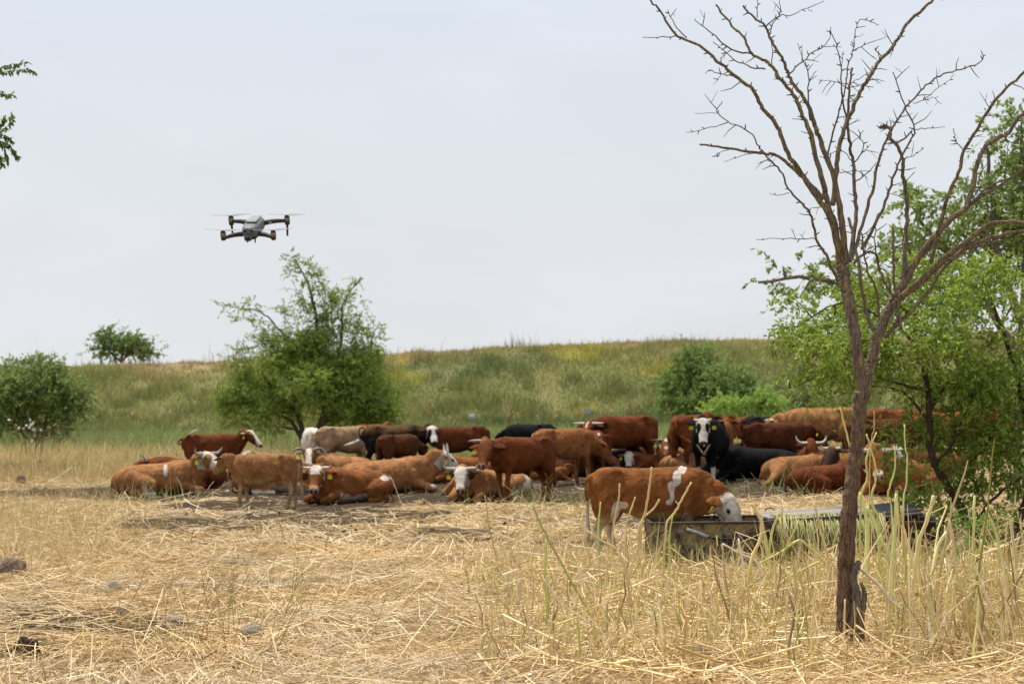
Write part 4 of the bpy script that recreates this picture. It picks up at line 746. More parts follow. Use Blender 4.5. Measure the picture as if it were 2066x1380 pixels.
def cow(kind, px, fy, h, heading, hy=None, hp=35, poll=None, coat=RB, face='solid', name='cow', label='', calf=False, horn=None, hornlen=1.0, horncol=None, tail='down', tailtip=None, socks=(), tags=('R',), patches=(), swing=(0, 0, 0, 0),
        belly=None, muz=None, dy=0.0, stretch=None, group='cattle resting and standing in the herd', roll=0.0, facecol=None, chest_v=False, fat=1.0, eyes=True, vox=None, neckthick=1.0, earcol=None, leglen=1.0, frontleg='fold'):
    """px, fy: photograph pixel of the body centre and of the ground under it; headings in degrees (0 right, 90 away, -90 to the camera)"""
    S = h / 1.38; g = G(px, fy); gz = float(hg(g[0], g[1])); hd = math.radians(heading); hyr = math.radians(heading if hy is None else hy) - hd; hpr = math.radians(hp)
    r = np.random.default_rng(500 + _cow_n[0]); _cow_n[0] += 1; ph = r.random() * 20
    root = empty(name, (g[0], g[1], gz), hd); 
    st = flesh(kind, calf); st[:, 3] *= fat; parts = [loft(st, 4, 22, ex=2.35)]
    E = lambda c, q: parts.append(ellip(c, q))
    hs = 1.30 if calf else 1.18                                       # calves carry relatively larger heads
    if poll is None: poll = (1.08, 0.0, 1.28) if kind == 'stand' else (.98, .0, .70)
    if abs(hyr) > 1.0 and kind == 'stand' and len(poll) == 3 and poll[1] == 0: poll = (poll[0] - .14, .16 * math.sin(hyr), poll[2])
    if abs(hyr) > 1.0 and kind == 'lie' and poll[1] == 0: poll = (poll[0] - .12, .18 * math.sin(hyr), poll[2])
    poll = np.array(poll, float); Rh = rotm(hyr, hpr, roll)
    hp_ = lambda v: Rh @ (np.asarray(v, float) * hs) + poll
    if kind == 'stand':
        zc = 1.0; nk = [(.30, 0, 1.02, .20, .26, .26), (.55, 0, 1.06, .175, .25, .27)]
        for s in (-1, 1):
            sh = .9 if calf else 1.0
            a, b, c, d = swing; fx = (a if s > 0 else b); hx = (c if s > 0 else d)
            E((.50, s * .15, 1.02), (.17, .105, .25)); E((-.60, s * .13, 1.05), (.24, .135, .27)); E((-.50, s * .185 * fat, 1.265), (.09, .045, .055)); E((-.85, s * .09, 1.16), (.06, .05, .07)); E((-.70, s * .115 * fat, .93), (.17, .10 * fat, .36)); E((-.60, s * .16, .76), (.15, .095, .18))
            lr = .9 if calf else 1.0
            parts.append(leg([(.50, s * .09, 1.12, .05), (.50, s * .14, .98, .11), (.46 + fx * .2, s * .175, .78, .098 * lr), (.45 + fx * .5, s * .17, .58, .070 * lr), (.46 + fx * .75, s * .165, .42, .058 * lr), (.455 + fx * .85, s * .16, .33, .050), (.455 + fx * .95, s * .16, .18, .044), (.455 + fx, s * .16, .10, .045), (.475 + fx, s * .16, .045, .050), (.49 + fx, s * .16, .0, .057)]))
            parts.append(leg([(-.62, s * .08, 1.16, .05), (-.62, s * .12, 1.04, .12), (-.62 + hx * .1, s * .165, .88, .155 * lr), (-.60 + hx * .3, s * .18, .74, .135 * lr), (-.68 + hx * .5, s * .165, .60, .088 * lr), (-.735 + hx * .7, s * .155, .48, .066), (-.715 + hx * .8, s * .15, .36, .050), (-.685 + hx * .95, s * .15, .18, .044), (-.67 + hx, s * .15, .10, .046), (-.645 + hx, s * .15, .045, .05), (-.62 + hx, s * .15, .0, .057)]))
        if not calf: E((-.42, 0, .66), (.15, .12, .10))
    else:
        nk = [(.30, 0, .40, .24, .27, .24), (.54, 0, .46, .195, .24, .25)]
        for s in (-1, 1):
            E((.46, s * .20, .42), (.18, .12, .23)); E((-.52, s * .28, .31), (.30, .16, .24)); E((-.46, s * .22, .51), (.10, .06, .06))
            if frontleg == 'fold' or s * frontleg < 0 if isinstance(frontleg, (int, float)) else True:
                parts.append(leg([(.44, s * .22, .40, .12), (.42, s * .27, .24, .10), (.56, s * .29, .16, .085), (.74, s * .28, .10, .075), (.80, s * .26, .075, .062), (.74, s * .22, .05, .05), (.62, s * .19, .045, .04), (.52, s * .17, .045, .045), (.45, s * .16, .04, .045)]))
            else: parts.append(leg([(.44, s * .22, .40, .12), (.52, s * .27, .24, .10), (.70, s * .29, .15, .075), (.88, s * .30, .09, .06), (1.02, s * .30, .06, .045), (1.14, s * .30, .05, .045), (1.20, s * .30, .04, .045)]))
            if stretch == s: parts.append(leg([(-.60, s * .26, .34, .20), (-.70, s * .42, .30, .15), (-.80, s * .55, .24, .11), (-.94, s * .70, .17, .075), (-1.06, s * .80, .11, .055), (-1.18, s * .88, .07, .052), (-1.26, s * .92, .05, .05)]))
            else: parts.append(leg([(-.55, s * .30, .34, .20), (-.36, s * .38, .26, .18), (-.12, s * .42, .20, .12), (-.26, s * .45, .12, .085), (-.50, s * .46, .085, .065), (-.46, s * .48, .05, .05), (-.28, s * .50, .045, .04), (-.14, s * .50, .045, .045), (-.06, s * .50, .04, .05)]))
    b0 = np.array([.55, 0, 1.06]) if kind == 'stand' else np.array([.54, 0, .46])
    ne = hp_((-.02, 0, -.055)); dv = ne - b0; perp = np.array([0, 0, -.04 if kind == 'stand' else -.03]); q = neckthick * (.9 if calf else 1.0)
    nb = hp_((-.10, 0, -.05))
    m1 = b0 + dv * .45 + perp; m1[1] *= .8
    nk += [(*m1, .145 * q, .20 * q, .24 * q), (*(b0 + (nb - b0) * .82), .112 * q, .145 * q, .17 * q), (*ne, .095 * hs, .10 * hs, .12 * hs)]
    parts.append(loft(nk, 4, 18, ex=2.1))
    dw = b0 + np.array([.13, 0, -.30 if kind == 'stand' else -.28]); th = hp_((.06, 0, -.16))
    if not calf: parts.append(loft([(*dw, .05, .12, .10), (*((dw + th) / 2 + np.array([0, 0, .03])), .03, .12, .09), (*th, .03, .07, .04)], 4, 10))
    # head, in its own frame (x to the muzzle, z out of the forehead)
    hst = [(-.07, 0, -.03, .06, .06, .08), (-.02, 0, -.01, .098, .078, .12), (.06, 0, 0, .112, .082, .15), (.15, 0, -.005, .113, .078, .155), (.25, 0, -.015, .090, .066, .135), (.34, 0, -.022, .076, .058, .108), (.41, 0, -.03, .078, .056, .088), (.47, 0, -.035, .071, .046, .066), (.505, 0, -.04, .05, .03, .045)]
    parts.append(loft([(x * hs, y, z * hs, a * hs, b_ * hs, c * hs) for x, y, z, a, b_, c in hst], 4, 18, ex=2.4, R=Rh, T0=poll))
    for s in (-1, 1):
        parts.append((lambda V, F: (V @ Rh.T + poll, F))(*ellip((.13 * hs, s * .092 * hs, .02 * hs), (.045 * hs, .026 * hs, .03 * hs))))
        ea = [(.015, s * .09, -.01, .025, .02, .02), (.005, s * .14, -.02, .055, .017, .018), (-.01, s * .21, -.035, .068, .014, .018), (-.02, s * .27, -.06, .045, .012, .014), (-.025, s * .305, -.08, .012, .008, .008)]
        Q = np.array(ea); Q[:, :3] *= hs; Q[:, 3:] *= hs
        parts.append(loft(Q, 4, 12, up=(0, 0, 1), ex=2.0, R=Rh, T0=poll))
    # tail
    zt = 1.20 if kind == 'stand' else .44
    if tail == 'down': tp = [(-.84, 0, 1.22, .035), (-.91, 0, 1.18, .036), (-.935, 0, 1.02, .032), (-.93, .01, .80, .028), (-.93, .02, .62, .028), (-.935, .02, .50, .045), (-.94, .02, .38, .050), (-.945, .02, .26, .022)]
    elif tail == 'swish': tp = [(-.84, 0, 1.22, .035), (-.93, 0, 1.20, .034), (-1.02, -.04, 1.06, .028), (-1.02, -.10, .92, .026), (-.98, -.22, .80, .045), (-.98, -.36, .72, .045), (-.98, -.50, .66, .02)]
    elif tail == 'left': tp = [(-.84, 0, 1.22, .035), (-.90, 0, 1.28, .032), (-.99, 0, 1.24, .028), (-1.0, -.02, 1.08, .026), (-.96, -.02, .98, .04), (-1.10, -.04, .88, .048), (-1.26, -.06, .83, .045), (-1.42, -.08, .79, .016)]
    elif tail == 'up': tp = [(-.84, 0, 1.22, .035), (-.97, -.03, 1.17, .034), (-1.02, -.08, 1.06, .03), (-.94, -.16, 1.04, .028), (-.80, -.24, 1.20, .028), (-.66, -.24, 1.32, .036), (-.52, -.20, 1.42, .04), (-.42, -.18, 1.48, .014)]
    elif tail == 'over': tp = [(-.84, 0, 1.22, .035), (-.95, 0, 1.22, .033), (-.96, -.08, 1.26, .028), (-.80, -.2, 1.30, .028), (-.60, -.22, 1.36, .03), (-.42, -.2, 1.39, .02)]
    else: tp = [(-.82, 0, .36, .035), (-.90, .02, .27, .034), (-.93, .06, .14, .028), (-.90, .18, .06, .026), (-.82, .30, .04, .035), (-.70, .38, .04, .015)]
    parts.append(loft([(x, y, z, r_, r_, r_) for x, y, z, r_ in tp], 4, 10, up=(0, 1, 0), ex=2.0))
    V = []; F = []; n = 0
    for v, f in parts: V.append(v); F += [tuple(int(i) + n for i in q) for q in f]; n += len(v)
    V = np.vstack(V) 
    if leglen != 1.0 and kind == 'stand': V[:, 2] = np.where(V[:, 2] < .6, V[:, 2] * leglen, V[:, 2] + .6 * (leglen - 1))
    tmp = link('tmp', mesh_np('tmp', V, F)); md = tmp.modifiers.new('r', 'REMESH'); md.mode = 'VOXEL'; px_m = F0 / g[1]; md.voxel_size = vox or (.0115 if px_m > 180 else .0135 if px_m > 95 else .016)
    s2 = tmp.modifiers.new('s', 'SMOOTH'); s2.factor = .5; s2.iterations = 18
    dg_ = bpy.context.evaluated_depsgraph_get(); ev = tmp.evaluated_get(dg_); me = bpy.data.meshes.new_from_object(ev); bpy.data.objects.remove(tmp)
    nv = len(me.vertices); co = np.empty(nv * 3, np.float32); me.vertices.foreach_get('co', co); co = co.reshape(-1, 3).astype(float)
    no = np.empty(nv * 3, np.float32); me.vertices.foreach_get('normal', no); no = no.reshape(-1, 3)
    # ---- relief: ribs, hollow before the hip, wrinkles on the neck
    x, y, z = co.T; side = np.abs(no[:, 1]); lz = .62 if kind == 'stand' else .06
    rib = np.sin(x * 62) * smooth(-.25, 0, x) * (1 - smooth(.25, .4, x)) * smooth(.5, .9, side) * .006
    hollow = -.040 * np.exp(-(((x + .34) / .12) ** 2 + ((z - (1.20 if kind == 'stand' else .46)) / .10) ** 2)) * side
    shb = .012 * np.exp(-(((x - .50) / .10) ** 2 + ((z - (1.0 if kind == 'stand' else .50)) / .2) ** 2)) * side - .024 * np.exp(-(((x - .30) / .05) ** 2 + ((z - (1.0 if kind == 'stand' else .52)) / .22) ** 2)) * side
    co += no * (rib + hollow + shb + np.sin(x * 75 + z * 30 + ph) * smooth(.60, .72, x) * (1 - smooth(.95, 1.05, x)) * .0045 + .012 * smooth(.06, .0, np.abs(y)) * smooth(.3, .8, no[:, 2]) * (x > -.8) * (x < .4) + n3(co * 1.0, ph) * .007 + n3(co * 2.6, ph + 5) * .0022)[:, None]
    # ---- coat
    nz_ = n3(co * .8, ph); nf = n3(co * 3.1, ph + 3); base = np.array(coat['base']); c = base[None] * (1 + .22 * nz_[:, None] + .10 * nf[:, None] + .14 * n3(co * .35, ph + 9)[:, None])
    def mix(c, col, w): w = np.clip(w, 0, 1)[:, None]; return c * (1 - w) + np.asarray(col)[None] * w
    if coat.get('bands'): c = mix(c, coat['under'], smooth(1.22, 1.02, z + .04 * nz_) + smooth(.25, .55, x))
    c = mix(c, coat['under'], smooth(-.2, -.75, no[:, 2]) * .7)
    if kind == 'stand': c = mix(c, coat['leg'], smooth(.75, .45, z + .05 * nz_) * .85)
    hl = (co - poll) @ Rh / hs; hx_, hy_, hz_ = hl.T; ing = (hx_ > -.09) & (hx_ < .56) & (np.abs(hy_) < .135) & (hz_ < .14) & (hz_ > -.22)
    ear = (np.abs(hy_) > .125) & (np.abs(hy_) < .36) & (np.abs(hx_) < .13) & (np.abs(hz_) < .14)
    wn_ = .012 * nf + .014 * nz_ + .006 * n3(co * 7, ph); hcol = np.asarray(facecol if facecol is not None else coat['base']) * 1.0
    W = facecol if (facecol is not None and face != 'solid') else WHITE
    if face == 'solid' and facecol is not None: c = mix(c, hcol, ing * smooth(-.06, .04, hx_))
    if face == 'white': c = mix(c, W, ing * smooth(-.07, -.045, hx_ + wn_))
    if face == 'lower': c = mix(c, W, ing * smooth(-.07, -.045, hx_ + wn_) * 1.0); c = mix(c, coat['base'], ing * smooth(.155, .175, hx_ + wn_) * (np.abs(hy_) < .2)); c = mix(c, (.40, .24, .14), ing * smooth(.36, .41, hx_ + wn_)); c = mix(c, coat['base'], ing * smooth(.065, .08, np.abs(hy_) + wn_) * smooth(.06, .09, hx_))
    if face == 'white_side': c = mix(c, W, ing * smooth(-.07, -.05, hx_ + wn_) * smooth(-.02, .0, hy_ + wn_ + .02))
    if face == 'blaze': c = mix(c, W, ing * smooth(-.06, -.04, hx_ + wn_) * smooth(.062, .05, np.abs(hy_) + wn_ - .02 * smooth(.25, .4, hx_)) * (hz_ > -.06)); 
    if face == 'patch': c = mix(c, W, ing * smooth(-.06, -.04, hx_ + wn_)); c = mix(c, facecol if False else coat.get('eye', coat['under']), ing * (smooth(1.1, .9, np.sqrt(((hx_ - .17) / .10) ** 2 + ((np.abs(hy_) - .085) / .048) ** 2) + wn_ * 4)))
    if face == 'eyeside': c = mix(c, W, ing * smooth(-.06, -.04, hx_ + wn_)); c = mix(c, base, ing * smooth(1.1, .9, np.sqrt(((hx_ - .16) / .09) ** 2 + ((hy_ + .095) / .06) ** 2) + wn_ * 4))
    if face == 'star': c = mix(c, WHITE, ing * smooth(1.1, .9, np.sqrt(((hx_ - .05) / .045) ** 2 + (hy_ / .03) ** 2) + wn_ * 5) * (hz_ > 0))
    if face == 'spots': c = mix(c, WHITE, ing * (hz_ > 0) * np.maximum(smooth(1.1, .9, np.sqrt(((hx_ - .04) / .06) ** 2 + (hy_ / .045) ** 2) + wn_ * 5), smooth(1.1, .9, np.sqrt(((hx_ - .27) / .05) ** 2 + (hy_ / .045) ** 2) + wn_ * 5)))
    if face == 'strip': c = mix(c, WHITE, ing * (hz_ > 0) * smooth(.028, .018, np.abs(hy_) + wn_) * smooth(.19, .16, hx_) * smooth(-.01, .01, hx_))
    mz = muz if muz is not None else (PINK if face in ('white', 'lower', 'patch', 'blaze', 'eyeside') else MUZ * 1.8)
    if face == 'paleMuzzle': c = mix(c, (.17, .052, .016), ing * smooth(-.05, .05, hx_) * smooth(.40, .34, hx_) * smooth(.09, .05, np.abs(hy_))); c = mix(c, (.55, .45, .36), ing * smooth(.36, .40, hx_ + wn_))
    c = mix(c, mz, ing * smooth(.435, .46, hx_ + wn_) * smooth(-.10, -.07, hz_))
    for s in (-1, 1): c = mix(c, (.02, .012, .012), ing * smooth(1.2, .8, np.sqrt(((hx_ - .49) / .022) ** 2 + ((hy_ - s * .036) / .018) ** 2)) * (hz_ > -.09))
    for s in (-1, 1): c = mix(c, (.03, .02, .015), ing * smooth(1.25, .9, np.sqrt(((hx_ - .13) / .030) ** 2 + ((hz_ - .02) / .020) ** 2)) * (s * hy_ > .075) * .8)
    ec = np.asarray(earcol if earcol is not None else (base * (.55 if face != 'solid' else .8))); c = mix(c, ec, ear * .9)
    c = mix(c, ec * .35, ear * (no @ Rh[:, 0] > .45) * smooth(.15, .19, np.abs(hy_)) * .8)
    if kind == 'stand':
        for k in socks:
            sel = {'F': x > 0, 'B': x < -.2, 'FL': (x > 0) & (y > 0), 'FR': (x > 0) & (y < 0), 'BL': (x < -.3) & (y > 0), 'BR': (x < -.3) & (y < 0)}[k]
            c = mix(c, WHITE, sel * smooth(.36, .30, z + .03 * nz_) * (x > -.9))
        c = mix(c, (.05, .04, .035), smooth(.065, .05, z) * 1.0)
    else:
        for k in socks:
            sel = {'F': (x > .42), 'B': (x < .05) & (x > -.6) & (np.abs(y) > .36)}[k]; c = mix(c, WHITE, sel * smooth(.12, .08, z + .02 * nz_))
    if belly is not None: c = mix(c, WHITE, smooth(belly + .04, belly - .02, z + .05 * nz_ + .03 * np.sin(x * 9 + ph)) * (x < .5) * (x > -.55) * (np.abs(y) < .45))
    for p_ in patches:
        cx, cy, cz, rx, ry, rz = p_[:6]; pc = p_[6] if len(p_) > 6 else WHITE
        c = mix(c, pc, smooth(1.10, .94, np.sqrt(((x - cx) / rx) ** 2 + ((y - cy) / ry) ** 2 + ((z - cz) / rz) ** 2) + .24 * nz_ + .17 * nf + .10 * n3(co * 7, ph)))
    if chest_v: c = mix(c, WHITE, (x > .5) * smooth(.024, .014, np.abs(np.abs(y) - (z - .60) * .62) + .006 * nf) * smooth(.58, .60, z) * smooth(.84, .80, z)); c = mix(c, WHITE, (x > .5) * smooth(.05, .03, np.sqrt(y ** 2 + (z - .60) ** 2)))
    tl = (x < -.915) if kind == 'stand' else (x < -.9)
    if tailtip is not None:
        tz = {'down': smooth(.62, .56, z), 'swish': smooth(-.17, -.22, y), 'left': smooth(-1.0, -1.04, x) * (z < 1.0) + (z < .96) * smooth(-.93, -.97, x), 'up': smooth(1.30, 1.36, z) * (y < -.14)}.get(tail, 0 * z)
        c = mix(c, tailtip, tz * ((tl | (tail == 'up')) * 1.0))
    dirt = smooth(.2, .8, n3(co * .6, ph + 21) + .35 * nf) * (smooth(.75, .2, z) if kind == 'stand' else smooth(.45, .08, z)); c = mix(c, (.075, .048, .030), dirt * .42)
    c = c * (1 + .12 * n3(co * 5, ph + 30)[:, None]) * (1 + .13 * np.sin(n3(co * .45, ph + 40) * 9)[:, None])
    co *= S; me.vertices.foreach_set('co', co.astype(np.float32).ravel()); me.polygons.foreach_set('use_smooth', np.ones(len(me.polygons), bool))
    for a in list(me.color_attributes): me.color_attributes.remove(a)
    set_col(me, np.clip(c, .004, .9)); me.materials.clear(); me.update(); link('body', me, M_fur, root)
    # ---- eyes, horns, ear tags
    if eyes:
        for s in (-1, 1):
            v, f = ellip((.13, s * .112, .022), (.020, .012, .017), 8, 10); v = (v * hs @ Rh.T + poll) * S; mb = MB(); mb.add(v, f, (.006, .005, .005)); mb.build('eye', M_gloss, root, True)
    if horn:
        hc = np.asarray(horncol if horncol is not None else (.50, .44, .34))
        for s in (-1, 1):
            tpl = {'up': [(0, .085, .03), (-.01, .16, .035), (.0, .23, .05), (.01, .27, .11), (.01, .285, .17)], 'side': [(0, .085, .03), (-.01, .17, .03), (-.005, .25, .035), (.01, .33, .05), (.03, .39, .07)],
                   'down': [(0, .085, .03), (-.03, .17, .06), (-.01, .25, .055), (.07, .31, .02), (.16, .33, 0.0), (.25, .31, -.01)], 'short': [(0, .08, .03), (-.015, .12, .035), (-.02, .155, .045)],
                   'big': [(0, .085, .03), (-.01, .18, .02), (-.02, .28, .02), (-.07, .37, .05), (-.16, .42, .08), (-.24, .43, .10)], 'vert': [(0, .085, .03), (-.05, .11, .10), (-.13, .125, .18), (-.21, .12, .25), (-.27, .11, .30)]}[horn]
            Q = catmull(np.array([(x_, s * y_, z_) for x_, y_, z_ in tpl]) * np.array([1, 1, 1]) , 5); Q = (Q[0] + (Q - Q[0]) * hornlen) * hs; t_ = np.linspace(0, 1, len(Q)); R_ = .028 * (1 - t_) ** .7 * min(1.15, .75 + .3 * hornlen) * hs + .004
            cols = hc[None] * (1 - .75 * smooth(.72, 1, t_)[:, None]) ; mb = MB(); mb.tube((Q @ Rh.T + poll) * S, R_ * S, 10, cols); mb.build('horn', M_horn, root, True)
    for tg in tags:
        s = 1 if tg == 'L' else -1; mb = MB(); cen = np.array([.045, s * .205, -.085]) * hs
        prof = [(-.030, -.045), (.030, -.045), (.034, -.01), (.022, .012), (.010, .020), (.008, .040), (-.008, .040), (-.010, .020), (-.022, .012), (-.034, -.01)]
        vz = []  # plate faces out of the ear's front, hanging towards the ground
        fwd = Rh[:, 0] * .35 + Rh[:, 2] * .0; nrm = Rh[:, 2] * .65 + Rh[:, 0] * .75; nrm /= np.linalg.norm(nrm); dn = np.array([0, 0, -1.0]); dn = dn - nrm * (dn @ nrm) if abs(nrm[2]) < .9 else Rh[:, 0]
        dn /= np.linalg.norm(dn); lat = np.cross(nrm, dn); c0 = Rh @ cen + poll
        for k in (-1, 1):
            for u_, w_ in prof: vz.append(c0 + lat * u_ * 1.35 - dn * w_ * 1.35 + nrm * k * .004)
        m_ = len(prof); fs = [tuple(range(m_))[::-1], tuple(range(m_, 2 * m_))] + [(i, (i + 1) % m_, m_ + (i + 1) % m_, m_ + i) for i in range(m_)]
        mb.add(np.array(vz) * S, fs, (.72, .60, .03)); mb.build('ear_tag', M_plastic, root)
    tag(root, label, 'calf' if name == 'calf' else 'cow', group); root['label'] = label
    return root

def herd():
    # -- left part
    cow('lie', 322, 999, 1.34, 8, -42, 24, (.90, -.12, .76), TN, 'eyeside', label='lying tan cow with a white stripe on its side, leftmost in the front row', horn='up', horncol=(.42, .40, .34), patches=[(.13, -.36, .55, .035, .2, .17), (-.28, -.46, .22, .07, .12, .12), (.74, -.27, .05, .10, .12, .06), (-.15, -.5, .04, .14, .1, .05)], belly=None, tags=('R',), tail='lie', muz=PINK)
    cow('lie', 372, 985, 1.32, 180, -165, 20, (.95, 0, .56), RB | dict(base=(0.1467, 0.0425, 0.0139)), 'solid', label='lying brown cow mostly hidden behind the leftmost lying tan cow', horn='up', horncol=(.25, .22, .18), tags=(), tail='lie')
    cow('stand', 432, 968, 1.10, 3, -28, 38, (1.02, 0, 1.34), RB, 'blaze', label='standing red brown cow with a white blaze, tail curled over its rump', horn='short', hornlen=1.5, tags=('R',), tail='up', tailtip=(.5, .4, .3), patches=[(.38, -.1, 1.38, .14, .1, .02)])
    cow('stand', 530, 1026, .93, 176, 128, 32, (.88, -.05, 1.26), TN | dict(base=(0.2392, 0.1082, 0.0404), under=(0.391, 0.285, 0.139), leg=(0.372, 0.264, 0.139)), 'solid', name='calf', calf=True, label='standing tan calf nuzzling the face of the lying white faced cow', tags=(), tail='down', patches=[(-.80, 0, .95, .12, .14, .30, (.45, .33, .22)), (.62, 0, .72, .2, .12, .16, (.42, .30, .2))], swing=(.06, -.06, .03, -.08))
    cow('lie', 556, 996, 1.20, 12, -60, 30, (.90, -.1, .50), TN, 'white', label='tan cow lying mostly hidden behind the standing tan calf', tags=('R',), socks=('F', 'B'), belly=.2, tail='lie')
    cow('lie', 545, 945, .95, 200, 215, 30, (.9, 0, .66), LT, 'white', name='calf', calf=True, label='pale calf lying in the grass under the blazed cow with its white face showing', tags=(), tail='lie')
    cow('stand', 630, 946, 1.16, -82, -15, 35, (.90, .12, 1.16), WH, 'solid', label='white cow standing behind the fawn cow left of the herd', tags=('R',), earcol=(.30, .17, .10), tail='down', muz=PINK)
    cow('stand', 700, 952, 1.22, 24, 30, 40, (1.05, 0, 1.10), LT, 'solid', label='bony fawn cow standing with its rump and thin brown tail towards us', tags=(), tail='down', fat=1.05, patches=[(-1.0, 0, .8, .06, .1, .5, (.12, .07, .04))])
    cow('stand', 752, 935, 1.20, 60, 60, 50, None, OR, 'solid', label='brown cow with just its back showing above the fawn cow', tags=(), tail='down')
    cow('lie', 688, 968, 1.20, 172, -85, 36, (.82, .12, .74), TN, 'blaze', label='lying tan cow with big grey horns curving down beside its white face', horn='down', hornlen=1.25, horncol=(.16, .15, .13), tags=('R',), tail='lie')
    cow('stand', 800, 956, 1.25, 4, -78, 42, (.98, -.16, 1.22), BD, 'patch', label='black and brown cow with eye patches on its white face swinging a white tail', tags=(), tail='left', tailtip=(.62, .56, .46), muz=(.03, .025, .025), swing=(0, .05, 0, -.05), earcol=(.08, .035, .018))
    cow('stand', 806, 963, 1.05, 50, 50, 50, (1.0, 0, .95), DR | dict(base=(0.0784, 0.0252, 0.0089)), 'solid', name='calf', calf=True, label='dark red calf standing turned away before the flank of the dark brown cow', tags=(), tail='down', fat=1.15)
    cow('stand', 925, 949, 1.20, 178, 170, 30, (1.05, .1, 1.2), RB | dict(base=(0.0995, 0.0288, 0.0094)), 'solid', label='red brown cow standing behind with its head hidden by the black and white face', tags=(), tail='down')
    cow('lie', 788, 993, 1.42, 6, 12, 44, (1.0, .02, .68), TN | dict(base=(0.2876, 0.1302, 0.0485)), 'white', label='large lying tan cow stretching its white head up to the right', horn='vert', hornlen=.45, horncol=(.62, .58, .52), tags=('R',), tail='lie', patches=[(.76, -.27, .14, .06, .1, .07)], roll=-.1)
    cow('lie', 706, 1014, 1.24, -138, -92, 40, (.84, .10, .64), OR | dict(base=(0.1851, 0.0667, 0.0194)), 'lower', label='lying red brown cow with a white forehead and white belly in the front row', horn='up', hornlen=.85, tags=('L',), tail='lie', belly=.16, patches=[(-.72, .30, .40, .08, .1, .14), (-.5, .42, .42, .10, .1, .09)], muz=(.22, .12, .08), earcol=(.28, .09, .028))
    cow('lie', 968, 1008, 1.18, -112, -91, 40, (.88, -.02, .62), TN, 'white', label='lying tan cow facing us with a plain white face and upswept horns', horn='up', hornlen=1.1, tags=('R',), tail='lie', fat=1.05, earcol=(.05, .025, .015), muz=(.30, .16, .13), patches=[(-.5, .45, .2, .3, .12, .15)])
    cow('lie', 932, 975, 1.20, -160, -120, 35, (.85, .0, .60), OR, 'solid', label='lying orange brown cow behind the upstretched white head', tags=(), tail='lie', horn='short')
    cow('lie', 985, 950, 1.28, -95, -90, 60, (.80, .0, .82), OR, 'solid', facecol=(.34, .18, .07), label='tan headed horned cow resting behind the standing red calf', tags=(), horn='side', tail='lie')
    cow('stand', 1050, 1012, 1.13, 222, -103, 38, (.94, .06, 1.18), RB | dict(base=(0.1111, 0.0322, 0.0106), leg=(0.158, 0.053, 0.017)), 'solid', name='calf', calf=True, label='standing red brown calf with a yellow ear tag facing left before the black cow', tags=('R',), tail='down', fat=1.12, muz=(.22, .12, .09), swing=(.05, -.05, .05, -.08), earcol=(.10, .03, .012))
    cow('lie', 1000, 1000, 1.0, 186, 186, 40, (.85, 0, .5), TN, 'solid', name='calf', calf=True, label='pale tan hindquarters of a calf lying behind the standing red calf', tags=(), tail='lie', patches=[(-.5, .4, .2, .3, .12, .15), (-.75, .2, .3, .12, .2, .2)])
    cow('stand', 1068, 945, 1.22, 148, 150, 50, (1.0, 0, 1.0), BK, 'solid', label='black cow seen as a rounded back behind the red calf', tags=(), tail='down')
    cow('lie', 1095, 964, 1.25, -115, -100, 30, (.86, 0, .84), DR, 'solid', label='lying dark red cow with its head between two standing ones', tags=(), horn='side', tail='lie', muz=(.3, .2, .15))
    cow('stand', 1142, 978, 1.16, 32, 35, 45, (1.0, 0, .95), TN | dict(base=(0.2240, 0.0874, 0.0300), leg=(.20, .085, .032)) , 'solid', name='calf', calf=True, label='standing brown calf with one white hind sock and its pale buttocks to the left', tags=(), tail='down', socks=('BR',), patches=[(-.90, .05, 1.0, .10, .16, .25, (.40, .24, .12))], swing=(-.05, .1, .1, -.06), fat=1.05)
    cow('lie', 1112, 971, .66, 0, 60, 50, None, OR, 'solid', name='calf', calf=True, label='orange calf lying flat under the standing brown calf', tags=(), tail='lie', socks=('F',), frontleg=-1)
    cow('lie', 1168, 966, 1.25, -30, -60, 40, (.9, 0, .45), DR, 'solid', label='lying dark red cow under the belly of the standing brown calf', tags=(), tail='lie')
    cow('stand', 1200, 968, 1.10, -85, -92, 42, (.96, 0, 1.22), RB | dict(base=(0.1285, 0.0373, 0.0122)), 'star', label='red brown heifer facing us with a small white star on its forehead', tags=(), tail='down', muz=(.2, .1, .07), name='calf', calf=True)
    cow('stand', 1258, 952, 1.42, 206, -112, 36, (.94, .06, 1.12), RB, 'strip', label='big red brown cow standing with sideways horns and a white strip on its forehead', horn='side', hornlen=.85, tags=(), tail='down', fat=1.1, swing=(.05, -.08, .08, -.06))
    cow('lie', 1222, 952, 1.1, 20, 30, 40, None, dict(base=(0.0392, 0.0222, 0.0222), under=(0.056, 0.033, 0.033), leg=(0.060, 0.030, 0.030)), 'solid', label='lying dusky purple brown cow left of the small white faced calf', tags=(), tail='lie')
    cow('lie', 1306, 951, 1.0, -150, -95, 40, (.80, .1, .60), OR, 'white', name='calf', calf=True, label='small white faced calf lying between the legs of the big red cow', tags=('R',), tail='lie', earcol=(.2, .07, .03), muz=(.05, .04, .04))
    cow('lie', 1325, 943, 1.15, 170, 170, 40, None, DR | dict(base=(0.0836, 0.0296, 0.0104)), 'solid', label='lying dark brown cow behind the small white faced calf', tags=(), tail='lie')
    cow('lie', 1352, 950, 1.22, -100, -98, 40, (.88, .0, .82), OR | dict(base=(0.1790, 0.0644, 0.0188)), 'spots', label='lying red brown cow with two white spots on its dark face', horn='side', horncol=(.10, .09, .08), tags=(), tail='lie', facecol=(.12, .03, .013))
    cow('stand', 1398, 957, 1.43, 63, 60, 40, None, RB | dict(base=(0.1401, 0.0406, 0.0133)), 'solid', label='red brown cow standing with its rump to us behind the black one', tags=(), tail='swish', fat=1.05)
